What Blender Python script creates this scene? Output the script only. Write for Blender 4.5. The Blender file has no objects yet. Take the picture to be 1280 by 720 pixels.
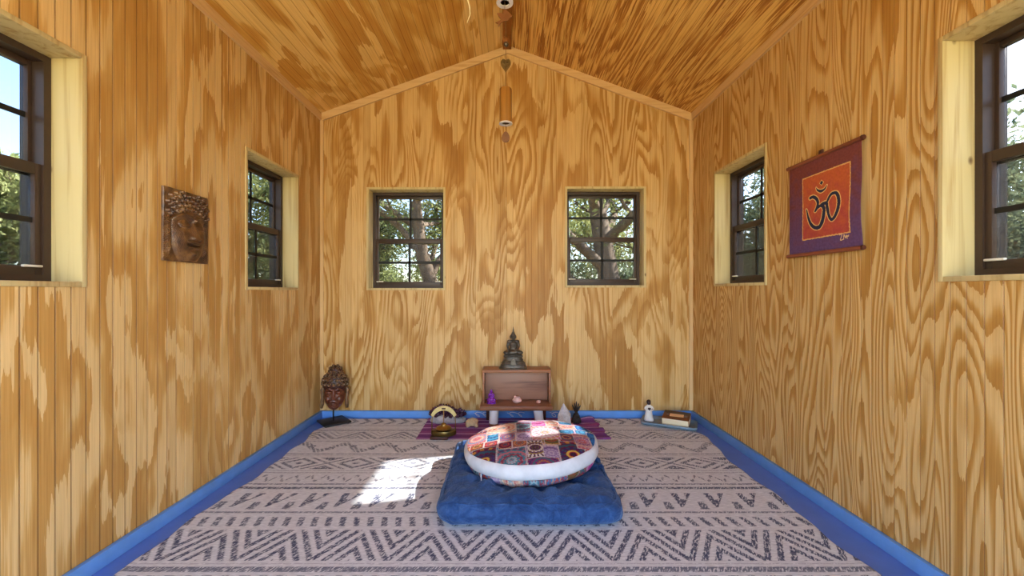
import bpy, bmesh, math, random
import numpy as np
from mathutils import Vector, Matrix, Euler, noise as mnoise
random.seed(7); rng = np.random.default_rng(7)
S = bpy.context.scene
COL = S.collection
F = 515.0; CX, CY, CZ = 634.0, 364.0, 1.03        # focal length and centre of the picture in pixels, eye height
XL, XR, YB, YF = -1.525, 1.515, 3.366, -1.0       # room
ZE, ZR, XRD = 2.475, 3.03, 0.005                   # eaves, ridge

# ------------------------------------------------------------------ objects
def link(o, parent=None):
    COL.objects.link(o)
    if parent is not None: o.parent = parent
    return o
def mesh(name, V, Fc, mat=None, parent=None, smooth=False, mats=None, midx=None):
    me = bpy.data.meshes.new(name)
    me.from_pydata([tuple(map(float, v)) for v in V], [], [tuple(map(int, f)) for f in Fc])
    if mats:
        for m in mats: me.materials.append(m)
        if midx is not None: me.polygons.foreach_set('material_index', np.asarray(midx, dtype=np.int32))
    elif mat: me.materials.append(mat)
    if smooth: me.polygons.foreach_set('use_smooth', np.ones(len(me.polygons), dtype=bool))
    me.update()
    o = bpy.data.objects.new(name, me)
    return link(o, parent)
def empty(name, loc=(0, 0, 0), rz=0.0, parent=None):
    o = bpy.data.objects.new(name, None); o.empty_display_size = .05
    o.location = loc; o.rotation_euler = (0, 0, rz)
    return link(o, parent)
def tag(o, label=None, cat=None, group=None, kind=None):
    if label: o['label'] = label
    if cat: o['category'] = cat
    if group: o['group'] = group
    if kind: o['kind'] = kind
    return o
class MB:
    """collects shapes, then links them as one mesh"""
    def __init__(s): s.V = []; s.F = []
    def add(s, V, Fc):
        n = len(s.V); s.V += [tuple(map(float, v)) for v in V]; s.F += [tuple(int(i) + n for i in f) for f in Fc]; return s
    def box(s, lo, hi, bev=0.0, M=None, seg=2):
        bm = bmesh.new(); bmesh.ops.create_cube(bm, size=1)
        c = [(a + b) / 2 for a, b in zip(lo, hi)]; d = [abs(b - a) for a, b in zip(lo, hi)]
        bmesh.ops.scale(bm, vec=d, verts=bm.verts); bmesh.ops.translate(bm, vec=c, verts=bm.verts)
        if bev > 0: bmesh.ops.bevel(bm, geom=bm.edges[:], offset=bev, segments=seg, affect='EDGES', profile=.5)
        if M is not None: bmesh.ops.transform(bm, matrix=M, verts=bm.verts)
        bm.verts.index_update()
        s.add([v.co for v in bm.verts], [[v.index for v in f.verts] for f in bm.faces]); bm.free(); return s
    def tube(s, P, R, n=8, cap=True):
        P = [Vector(p) for p in P]; m = len(P)
        if not hasattr(R, '__len__'): R = [R] * m
        V = []; prev = None
        for i, p in enumerate(P):
            t = (P[min(i + 1, m - 1)] - P[max(i - 1, 0)]).normalized()
            if prev is None:
                a = Vector((0, 0, 1)) if abs(t.z) < .9 else Vector((1, 0, 0)); u = t.cross(a).normalized()
            else:
                u = (prev - t * prev.dot(t)); u = u.normalized() if u.length > 1e-6 else t.orthogonal().normalized()
            prev = u; w = t.cross(u)
            for k in range(n):
                an = 2 * math.pi * k / n; V.append(p + (u * math.cos(an) + w * math.sin(an)) * R[i])
        Fc = [(i * n + k, i * n + (k + 1) % n, (i + 1) * n + (k + 1) % n, (i + 1) * n + k) for i in range(m - 1) for k in range(n)]
        if cap: Fc += [tuple(range(n))[::-1], tuple((m - 1) * n + k for k in range(n))]
        return s.add(V, Fc)
    def lathe(s, prof, c=(0, 0, 0), n=32, sx=1, sy=1, close=False):
        V = []; Fc = []; m = len(prof)
        for r, z in prof:
            for k in range(n):
                a = 2 * math.pi * k / n; V.append((c[0] + sx * r * math.cos(a), c[1] + sy * r * math.sin(a), c[2] + z))
        rng_ = range(m) if close else range(m - 1)
        for i in rng_:
            j = (i + 1) % m
            for k in range(n): Fc.append((i * n + k, i * n + (k + 1) % n, j * n + (k + 1) % n, j * n + k))
        if not close:
            if prof[0][0] > 1e-5: Fc.append(tuple(range(n))[::-1])
            if prof[-1][0] > 1e-5: Fc.append(tuple((m - 1) * n + k for k in range(n)))
        return s.add(V, Fc)
    def ball(s, c, r, M=None, u=20, v=12):
        if not hasattr(r, '__len__'): r = (r, r, r)
        bm = bmesh.new(); bmesh.ops.create_uvsphere(bm, u_segments=u, v_segments=v, radius=1)
        bmesh.ops.scale(bm, vec=r, verts=bm.verts)
        if M is not None: bmesh.ops.transform(bm, matrix=M, verts=bm.verts)
        bmesh.ops.translate(bm, vec=c, verts=bm.verts); bm.verts.index_update()
        s.add([x.co for x in bm.verts], [[x.index for x in f.verts] for f in bm.faces]); bm.free(); return s
    def prism(s, poly, y0, y1):
        """polygon in the x/z plane, thickened along y"""
        n = len(poly); V = [(p[0], y0, p[1]) for p in poly] + [(p[0], y1, p[1]) for p in poly]
        Fc = [tuple(range(n)), tuple(range(2 * n - 1, n - 1, -1))] + [(k, k + n, (k + 1) % n + n, (k + 1) % n) for k in range(n)]
        return s.add(V, Fc)
    def build(s, name, mat, parent=None, smooth=False, angle=None):
        o = mesh(name, s.V, s.F, mat, parent, smooth)
        bm = bmesh.new(); bm.from_mesh(o.data); bmesh.ops.recalc_face_normals(bm, faces=bm.faces)
        if angle is not None:
            for f in bm.faces: f.smooth = True
            for e in bm.edges:
                if len(e.link_faces) == 2 and e.calc_face_angle(0) > math.radians(angle): e.smooth = False
        bm.to_mesh(o.data); bm.free(); return o
    def remesh(s, name, mat, parent, voxel, smooth_it=2):
        """melts the overlapping shapes into one continuous skin"""
        o = mesh(name, s.V, s.F, mat, None)
        m = o.modifiers.new('r', 'REMESH'); m.mode = 'VOXEL'; m.voxel_size = voxel; m.use_smooth_shade = True
        if smooth_it:
            q = o.modifiers.new('s', 'SMOOTH'); q.iterations = smooth_it; q.factor = .5
        dg = bpy.context.evaluated_depsgraph_get(); ev = o.evaluated_get(dg)
        me = bpy.data.meshes.new_from_object(ev, preserve_all_data_layers=True, depsgraph=dg)
        o.modifiers.clear(); old = o.data; o.data = me; me.name = name; bpy.data.meshes.remove(old)
        if not me.materials: me.materials.append(mat)
        if parent is not None: o.parent = parent
        return o
def grid_faces(nx, ny):
    i = np.arange(nx - 1)[:, None]; j = np.arange(ny - 1)[None, :]
    a = (i * ny + j).ravel(); return np.stack([a, a + ny, a + ny + 1, a + 1], 1)
def fast_mesh(name, V, Fq, mat, parent=None, smooth=True):
    me = bpy.data.meshes.new(name); V = np.asarray(V, dtype=np.float32); Fq = np.asarray(Fq, dtype=np.int32)
    me.vertices.add(len(V)); me.vertices.foreach_set('co', V.ravel())
    k = Fq.shape[1]; me.loops.add(Fq.size); me.loops.foreach_set('vertex_index', Fq.ravel())
    me.polygons.add(len(Fq)); me.polygons.foreach_set('loop_start', np.arange(0, Fq.size, k, dtype=np.int32))
    me.polygons.foreach_set('loop_total', np.full(len(Fq), k, dtype=np.int32))
    me.polygons.foreach_set('use_smooth', np.full(len(Fq), smooth, dtype=bool))
    me.update(calc_edges=True); me.validate()
    if mat: me.materials.append(mat)
    return link(bpy.data.objects.new(name, me), parent)
def vcol(o, rgb, name='Col'):
    a = o.data.color_attributes.new(name, 'FLOAT_COLOR', 'POINT')
    c = np.ones((len(o.data.vertices), 4), dtype=np.float32); c[:, :3] = rgb
    a.data.foreach_set('color', c.ravel())
def lin(c):
    c = np.asarray(c, dtype=float) / 255.0
    return np.where(c <= .04045, c / 12.92, ((c + .055) / 1.055) ** 2.4)
def L4(*c): return tuple(lin(c)) + (1.0,)

# ------------------------------------------------------------------ materials
class NT:
    def __init__(s, name):
        s.m = bpy.data.materials.new(name); s.m.use_nodes = True; s.t = s.m.node_tree; s.t.nodes.clear()
        s.out = s.n('ShaderNodeOutputMaterial')
    def n(s, typ, **kw):
        x = s.t.nodes.new(typ)
        for k, v in kw.items(): setattr(x, k, v)
        return x
    def put(s, sock, v):
        if hasattr(v, 'is_linked') or isinstance(v, bpy.types.NodeSocket): s.t.links.new(v, sock)
        elif v is not None: sock.default_value = v
    def math(s, op, a, b=None, c=None, clamp=False):
        x = s.n('ShaderNodeMath', operation=op, use_clamp=clamp)
        s.put(x.inputs[0], a)
        if b is not None: s.put(x.inputs[1], b)
        if c is not None: s.put(x.inputs[2], c)
        return x.outputs[0]
    def xyz(s):
        c = s.n('ShaderNodeTexCoord'); sp = s.n('ShaderNodeSeparateXYZ'); s.t.links.new(c.outputs['Object'], sp.inputs[0])
        return sp.outputs
    def comb(s, x, y, z):
        c = s.n('ShaderNodeCombineXYZ')
        for i, v in enumerate((x, y, z)): s.put(c.inputs[i], v)
        return c.outputs[0]
    def noise(s, vec, scale=1.0, detail=2.0, rough=.5, dist=0.0):
        x = s.n('ShaderNodeTexNoise'); s.put(x.inputs['Vector'], vec); x.inputs['Scale'].default_value = scale
        x.inputs['Detail'].default_value = detail; x.inputs['Roughness'].default_value = rough; x.inputs['Distortion'].default_value = dist
        return x.outputs['Fac']
    def ramp(s, fac, stops, interp='LINEAR'):
        x = s.n('ShaderNodeValToRGB'); x.color_ramp.interpolation = interp; e = x.color_ramp.elements
        while len(e) > 1: e.remove(e[-1])
        e[0].position = stops[0][0]; e[0].color = stops[0][1]
        for p, c in stops[1:]:
            q = e.new(p); q.color = c
        s.put(x.inputs[0], fac); return x.outputs[0]
    def mix(s, fac, a, b, blend='MIX'):
        x = s.n('ShaderNodeMix', data_type='RGBA', blend_type=blend)
        s.put(x.inputs[0], fac); s.put(x.inputs[6], a); s.put(x.inputs[7], b); return x.outputs[2]
    def bump(s, h, strength=.3, dist=.01):
        x = s.n('ShaderNodeBump'); x.inputs['Strength'].default_value = strength; x.inputs['Distance'].default_value = dist
        s.put(x.inputs['Height'], h); return x.outputs[0]
    def bsdf(s, col, rough=.5, metal=0.0, spec=.5, normal=None, **kw):
        b = s.n('ShaderNodeBsdfPrincipled'); s.put(b.inputs['Base Color'], col); s.put(b.inputs['Roughness'], rough)
        s.put(b.inputs['Metallic'], metal); b.inputs['Specular IOR Level'].default_value = spec
        if normal is not None: s.put(b.inputs['Normal'], normal)
        for k, v in kw.items(): s.put(b.inputs[k], v)
        s.t.links.new(b.outputs[0], s.out.inputs[0]); return b
    def attr(s, name='Col'):
        a = s.n('ShaderNodeAttribute'); a.attribute_name = name; return a.outputs['Color']

def ply(name, iu, iv, seed, light, mid, dark, K=4.0, K2=14.0, su=3.0, sv=.6, fine_amt=.5, bias=.0, rough=.45, spacing=.0508, u0=0.0, jag=.08, groove=.0030, gshade=.45, su2=1.15, sv2=1.0):
    """rotary-cut pine plywood: broad ragged patches and tight contour lines of grain along v, warm clear finish, shade of the grooves painted into the colour"""
    N = NT(name); o = N.xyz(); U, V = o[iu], o[iv]
    q = N.math('DIVIDE', N.math('SUBTRACT', U, u0), spacing); idx = N.math('FLOOR', q)
    wn = N.n('ShaderNodeTexWhiteNoise', noise_dimensions='2D'); N.put(wn.inputs['Vector'], N.comb(idx, seed, 0))
    V2 = N.math('ADD', V, N.math('MULTIPLY', N.math('SUBTRACT', wn.outputs['Value'], .5), .09))
    mu = lambda x, k: N.math('MULTIPLY', x, k)
    base = N.noise(N.comb(mu(U, su), mu(V2, sv), seed), 1.0, 3.0, .5, .3)
    base2 = N.noise(N.comb(mu(U, su * su2), mu(V2, sv * sv2), seed + 40), 1.0, 1.0, .4, .25)
    rag = N.noise(N.comb(mu(U, 85.0), mu(V2, 2.2), seed + 3), 1.0, 3.0, .6)
    f = N.math('ADD', base, mu(N.math('SUBTRACT', rag, .5), jag))
    big = N.noise(N.comb(mu(U, 2.3), mu(V2, .9), seed + 9), 1.0, 2.0, .5)
    ta = N.math('FRACT', mu(f, K)); tb = N.math('FRACT', mu(N.math('ADD', base2, mu(N.math('SUBTRACT', rag, .5), jag * .35)), K2))
    shift = mu(N.math('SUBTRACT', big, .5 + bias), .9)
    ta = N.math('ADD', ta, shift); tb = N.math('ADD', tb, mu(shift, .6))
    ka = N.ramp(ta, [(0.0, (.8, .8, .8, 1)), (.25, (.9, .9, .9, 1)), (.45, (.55, .55, .55, 1)), (.56, (.12, .12, .12, 1)), (.8, (0, 0, 0, 1))])
    kb = N.ramp(tb, [(0.0, (.85, .85, .85, 1)), (.25, (.75, .75, .75, 1)), (.52, (.12, .12, .12, 1)), (.7, (0, 0, 0, 1)), (.96, (.1, .1, .1, 1))])
    msk = N.noise(N.comb(mu(U, 1.7), mu(V, 1.1), seed + 21), 1.0, 2.0, .5)
    mk = N.ramp(N.math('ADD', msk, fine_amt - .5), [(.42, (0, 0, 0, 1)), (.56, (1, 1, 1, 1))])
    k = N.mix(mk, ka, kb)
    streak = N.noise(N.comb(mu(U, 120.0), mu(V2, 1.1), seed + 15), 1.0, 3.0, .65)
    k = N.math('ADD', k, mu(N.math('SUBTRACT', streak, .5), .8), clamp=True)
    c = N.ramp(k, [(0.0, light), (.5, mid), (1.0, dark)])
    fine = N.noise(N.comb(mu(U, 260.0), mu(V2, 4.0), seed + 5), 1.0, 3.0, .6)
    c = N.mix(1.0, c, N.ramp(fine, [(.3, (.86, .83, .78, 1)), (.62, (1.05, 1.05, 1.04, 1))]), 'MULTIPLY')
    c = N.mix(.45, c, N.ramp(wn.outputs['Value'], [(0, (.84, .81, .76, 1)), (1, (1.1, 1.1, 1.1, 1))]), 'MULTIPLY')
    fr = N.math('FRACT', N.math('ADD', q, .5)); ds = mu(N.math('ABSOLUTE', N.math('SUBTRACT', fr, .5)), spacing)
    gv = N.ramp(N.math('DIVIDE', ds, groove * 2), [(.30, (gshade, gshade * .82, gshade * .62, 1)), (.52, (1, 1, 1, 1))])  # darkens the colour along each groove as painted shade
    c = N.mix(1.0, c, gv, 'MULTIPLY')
    N.bsdf(c, N.math('ADD', rough, mu(fine, .15)), 0, .35, N.bump(fine, .12, .002)); return N.m

M = {}
A_, B_, C_ = (.63, .415, .175, 1), (.475, .258, .068, 1), (.36, .163, .030, 1)
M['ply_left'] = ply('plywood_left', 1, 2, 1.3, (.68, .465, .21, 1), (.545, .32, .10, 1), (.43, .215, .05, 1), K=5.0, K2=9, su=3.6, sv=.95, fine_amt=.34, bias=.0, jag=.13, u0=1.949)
M['ply_back'] = ply('plywood_back', 0, 2, 4.1, A_, B_, C_, K=4.2, K2=19, su=3.0, sv=.75, fine_amt=.50, bias=.0, u0=-.003, groove=.0016, gshade=.8)
M['ply_right'] = ply('plywood_right', 1, 2, 7.7, A_, B_, C_, K=5.0, K2=22, su=4.0, sv=1.15, fine_amt=.66, bias=.0, jag=.06, su2=1.5, sv2=.62, u0=1.613, groove=.0022, gshade=.55)
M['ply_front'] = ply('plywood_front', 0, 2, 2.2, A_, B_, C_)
M['ceil_left'] = ply('plywood_ceiling_light', 0, 1, 5.5, (.74, .49, .17, 1), (.58, .32, .068, 1), (.48, .22, .035, 1), K=4.6, K2=11, su=3.0, sv=1.0, fine_amt=.42, bias=.03, u0=-1.525, groove=.002, gshade=.6)
M['ceil_right'] = ply('plywood_ceiling_brown', 0, 1, 8.4, (.74, .45, .13, 1), (.47, .21, .036, 1), (.29, .10, .014, 1), K=9.0, K2=20, su=4.0, sv=.42, fine_amt=.45, bias=-.10, u0=.005, jag=.22, groove=.002, gshade=.55)

def wood(name, iu, iv, light, dark, seed=0.0, rough=.5, su=40, sv=2.0, knots=0.0, spec=.35):
    N = NT(name); o = N.xyz(); U, V = o[iu], o[iv]
    W = o[3 - iu - iv]
    n1 = N.noise(N.comb(N.math('MULTIPLY', U, su), N.math('MULTIPLY', V, sv), N.math('ADD', N.math('MULTIPLY', W, su), seed)), 1.0, 4.0, .55, .6)
    c = N.ramp(n1, [(.28, dark), (.5, light), (.75, tuple(min(1, x * 1.06) for x in light[:3]) + (1,))])
    if knots > 0:
        v = N.n('ShaderNodeTexVoronoi'); N.put(v.inputs['Vector'], N.comb(N.math('MULTIPLY', U, 7.0), N.math('MULTIPLY', V, 4.2), N.math('ADD', N.math('MULTIPLY', W, 7.0), seed)))
        v.inputs['Scale'].default_value = 1.0
        k = N.ramp(v.outputs['Distance'], [(0.0, (1, 1, 1, 1)), (knots * .6, (1, 1, 1, 1)), (knots, (0, 0, 0, 1))])
        c = N.mix(k, c, (.10, .045, .015, 1))
    N.bsdf(c, rough, 0, spec, N.bump(n1, .15, .002)); return N.m
M['trim_x'] = wood('trim_pine_x', 2, 0, L4(208, 172, 122), L4(186, 144, 90), 2)
M['trim_y'] = wood('trim_pine_y', 0, 1, L4(208, 172, 122), L4(186, 144, 90), 3)
M['trim_z'] = wood('trim_pine_z', 0, 2, L4(208, 172, 122), L4(184, 144, 90), 4)
M['ridge'] = wood('ridge_batten_wood', 0, 1, L4(140, 82, 26), L4(100, 54, 14), 6)
M['jamb'] = wood('jamb_pine', 0, 2, L4(196, 176, 126), L4(160, 128, 74), 5, .55, 34, 1.0, knots=.10)
def plain(name, col, rough=.5, metal=0.0, spec=.5, nscale=40, namp=.12, bump=.0, **kw):
    N = NT(name); c = N.n('ShaderNodeTexCoord')
    n1 = N.noise(c.outputs['Object'], nscale, 3.0, .55)
    a = tuple(max(0, x * (1 - namp)) for x in col[:3]) + (1,); b = tuple(min(1, x * (1 + namp)) for x in col[:3]) + (1,)
    N.bsdf(N.ramp(n1, [(.3, a), (.7, b)]), rough, metal, spec, N.bump(n1, bump, .003) if bump else None, **kw); return N.m
M['bronze'] = plain('window_bronze_aluminium', L4(62, 46, 36), .45, .1, .4, 30, .06)
M['grille'] = plain('window_grille_dark', L4(28, 25, 23), .55, 0, .3, 30, .06)
M['latch'] = plain('latch_plastic', L4(205, 200, 190), .4)
M['sticker'] = plain('sticker_dark', L4(60, 50, 45), .6)
M['blue_floor'] = plain('floor_blue_paint', L4(84, 116, 190), .5, 0, .4, 9, .06, .05)
M['blue_base'] = plain('baseboard_blue_paint', L4(96, 144, 208), .5, 0, .4, 14, .06, .05)

GLASS_T = (.405, .415, .43, 1)
def glass(name, tint):
    N = NT(name); tr = N.n('ShaderNodeBsdfTransparent'); tr.inputs[0].default_value = tint
    gl = N.n('ShaderNodeBsdfGlossy'); gl.inputs['Roughness'].default_value = .02; gl.inputs['Color'].default_value = (.6, .62, .64, 1)
    lw = N.n('ShaderNodeLayerWeight'); f5 = N.math('ADD', N.math('MULTIPLY', N.math('POWER', lw.outputs['Facing'], 5.0), .8), .03, clamp=True)
    mx = N.n('ShaderNodeMixShader'); N.t.links.new(f5, mx.inputs[0]); N.t.links.new(tr.outputs[0], mx.inputs[1]); N.t.links.new(gl.outputs[0], mx.inputs[2])
    N.t.links.new(mx.outputs[0], N.out.inputs[0]); return N.m
M['glass'] = glass('window_tinted_glass', GLASS_T)
def screen():
    N = NT('insect_mesh'); tr = N.n('ShaderNodeBsdfTransparent'); tr.inputs[0].default_value = (1, 1, 1, 1)
    d = N.n('ShaderNodeBsdfDiffuse'); d.inputs[0].default_value = (.38, .38, .38, 1)
    mx = N.n('ShaderNodeMixShader'); mx.inputs[0].default_value = .13
    N.t.links.new(tr.outputs[0], mx.inputs[1]); N.t.links.new(d.outputs[0], mx.inputs[2]); N.t.links.new(mx.outputs[0], N.out.inputs[0]); return N.m
M['screen'] = screen()
# ================================================================== the room
GS = .0508
def wall(name, axis, at, out, u0, u1, top, holes, grooves, mat, gd=.0045, gw=.0026, seams=()):
    """inner skin with real V grooves and window holes; plus a flat outer skin .19 further out"""
    us = {u0, u1}
    depth = {}
    for g in grooves:
        if u0 + .01 < g < u1 - .01:
            w, d = (gw * 1.3, gd * 4) if any(abs(g - q) < .012 for q in seams) else (gw, gd)
            for q in (g - w, g + w): us.add(round(q, 5))
            us.add(round(g, 5)); depth[round(g, 5)] = d
    for h in holes:
        for q in h[:2]: us.add(round(q, 5))
    us = sorted(us)
    if axis == 0 and u0 < XRD < u1: us = sorted(set(us) | {XRD})
    V = []; Fc = []
    def P(u, z, d):
        n = at + out * d
        return (u, n, z) if axis == 0 else (n, u, z)
    for a, b in zip(us[:-1], us[1:]):
        mid = (a + b) / 2; hs = [h for h in holes if h[0] < mid < h[1]]
        zs = [(0.0, None)]
        if hs: segs = [(0.0, hs[0][2]), (hs[0][3], None)]
        else: segs = [(0.0, None)]
        for z0, z1 in segs:
            za, zb = (top(a), top(b)) if z1 is None else (z1, z1)
            for off, sgn in ((0, 1), (1, -1)):
                da, db = (depth.get(a, 0), depth.get(b, 0)) if off == 0 else (.19, .19)
                q = [P(a, z0, da), P(b, z0, db), P(b, zb, db), P(a, za, da)]
                if sgn < 0: q = q[::-1]
                n = len(V); V += q; Fc.append((n, n + 1, n + 2, n + 3))
    o = mesh(name, V, Fc, mat)
    return tag(o, kind='structure')
def gtop(x):
    return ZE + (ZR - ZE) * ((x - XL) / (XRD - XL) if x < XRD else (XR - x) / (XR - XRD)) + .01
HB = [(-1.137, -.516, 1.050, 1.867), (.484, 1.122, 1.072, 1.873)]
HL = [(2.409, 2.997, 1.050, 1.863), (.880, 1.479, 1.057, 1.868)]
HR = [(2.416, 3.000, 1.077, 1.888), (.834, 1.434, 1.075, 1.903)]
SEAM_L = 1.949
gl_ = [SEAM_L + GS * k for k in range(-60, 30)]
gr_ = [1.613 + GS * k for k in range(-60, 40)]
gb_ = [-.003 + GS * k for k in range(-32, 32)]
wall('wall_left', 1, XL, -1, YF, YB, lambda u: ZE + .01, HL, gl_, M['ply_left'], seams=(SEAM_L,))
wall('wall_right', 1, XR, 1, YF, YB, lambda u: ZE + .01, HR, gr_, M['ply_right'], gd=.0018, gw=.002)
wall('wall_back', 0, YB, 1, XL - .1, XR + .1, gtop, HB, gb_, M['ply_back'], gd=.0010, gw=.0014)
ADDED_DOORWAY = (-1.30, 1.30, 0.0, 2.35)  # opening added to the unseen front wall to let daylight in
def front_wall():
    V = []; Fc = []
    xs = [XL - .1, ADDED_DOORWAY[0], XRD, ADDED_DOORWAY[1], XR + .1]
    for a, b in zip(xs[:-1], xs[1:]):
        z0 = ADDED_DOORWAY[3] if ADDED_DOORWAY[0] - 1e-6 <= a and b <= ADDED_DOORWAY[1] + 1e-6 else 0
        for y, s in ((YF, 1), (YF - .12, -1)):
            q = [(a, y, z0), (b, y, z0), (b, y, gtop(b)), (a, y, gtop(a))]
            n = len(V); V += q if s < 0 else q[::-1]; Fc.append((n, n + 1, n + 2, n + 3))
    tag(mesh('wall_front', V, Fc, M['ply_front']), kind='structure')
    b = MB(); b.box((ADDED_DOORWAY[0], YF - .14, 0), (ADDED_DOORWAY[0] + .06, YF + .02, ADDED_DOORWAY[3])); b.box((ADDED_DOORWAY[1] - .06, YF - .14, 0), (ADDED_DOORWAY[1], YF + .02, ADDED_DOORWAY[3])); b.box((ADDED_DOORWAY[0], YF - .14, ADDED_DOORWAY[3] - .06), (ADDED_DOORWAY[1], YF + .02, ADDED_DOORWAY[3]))
    tag(b.build('added_doorway_1', M['jamb']), kind='structure')  # frame around the added daylight opening
front_wall()
# floor: painted boards
fb = MB(); fb.box((XL - .19, YF - .12, -.06), (XR + .19, YB + .19, 0)); tag(fb.build('floor', M['blue_floor']), kind='structure')
# ceiling: two pitches with grooves running along the room
def ceiling():
    V = []; Fc = []; mi = []
    def side(xa, xb, m):
        n = int(abs(xb - xa) / GS); zf = lambda x: ZE + (ZR - ZE) * ((x - XL) / (XRD - XL) if x <= XRD else (XR - x) / (XR - XRD))
        pts = [(xa, 0)]
        for k in range(1, n):
            g = xa + (xb - xa) * k / n
            for q, d in ((-.002, 0), (0, .0015), (.002, 0)): pts.append((g + q, d))
        pts.append((xb, 0))
        for (x0, d0), (x1, d1) in zip(pts[:-1], pts[1:]):
            n0 = len(V)
            V.extend([(x0, YF - .1, zf(x0) + d0), (x0, YB + .19, zf(x0) + d0), (x1, YB + .19, zf(x1) + d1), (x1, YF - .1, zf(x1) + d1)])
            Fc.append((n0, n0 + 1, n0 + 2, n0 + 3)); mi.append(m)
        n0 = len(V)                                                   # roof deck above
        V.extend([(x, y, zf(x) + .1) for x, y in ((xa, YF - .1), (xb, YF - .1), (xb, YB + .19), (xa, YB + .19))]); Fc.append((n0, n0 + 1, n0 + 2, n0 + 3)); mi.append(m)
    side(XL - .19, XRD, 0); side(XRD, XR + .19, 1)
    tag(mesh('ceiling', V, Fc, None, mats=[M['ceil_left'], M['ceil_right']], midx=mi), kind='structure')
ceiling()
# baseboards: painted square lumber, .055 high
BH, BT = .058, .022
def base(name, lo, hi): b = MB(); b.box(lo, hi, .003); tag(b.build(name, M['blue_base'], angle=40), kind='structure')
base('baseboard_left', (XL, YF, 0), (XL + BT, YB, BH)); base('baseboard_right', (XR - BT, YF, 0), (XR, YB, BH)); base('baseboard_back', (XL + BT, YB - BT, 0), (XR - BT, YB, BH))
# trims
def slab(name, poly, y0, y1, mat): b = MB(); b.prism(poly, y0, y1); tag(b.build(name, mat), kind='structure')
sl = (ZR - ZE) / (XRD - XL); sr = (ZR - ZE) / (XR - XRD)
T = .052
slab('trim_1', [(XL, ZE - T + .0), (XL + .016, ZE - T), (XL + .016, ZE + sl * .016), (XL, ZE)], YF, YB, M['trim_y'])
slab('trim_2', [(XR, ZE), (XR - .016, ZE + sr * .016), (XR - .016, ZE - T), (XR, ZE - T)], YF, YB, M['trim_y'])
slab('trim_3', [(XL + .016, ZE + sl * .016 - .062), (XRD, ZR - .062), (XRD, ZR), (XL + .016, ZE + sl * .016)], YB - .016, YB, M['trim_x'])
slab('trim_4', [(XRD, ZR - .062), (XR - .016, ZE + sr * .016 - .062), (XR - .016, ZE + sr * .016), (XRD, ZR)], YB - .016, YB, M['trim_x'])
b = MB(); b.box((XL, YB - .012, BH), (XL + .026, YB, ZE - T), .003); tag(b.build('trim_5', M['trim_z']), kind='structure')
b = MB(); b.box((XR - .032, YB - .012, BH), (XR, YB, ZE - T), .003); tag(b.build('trim_6', M['trim_z']), kind='structure')
slab('trim_7', [(-.034, ZR - .034), (.034, ZR - .034), (.034, ZR - .006), (XRD, ZR), (-.034, ZR - .008)], YF, YB - .016, M['ridge'])

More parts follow.
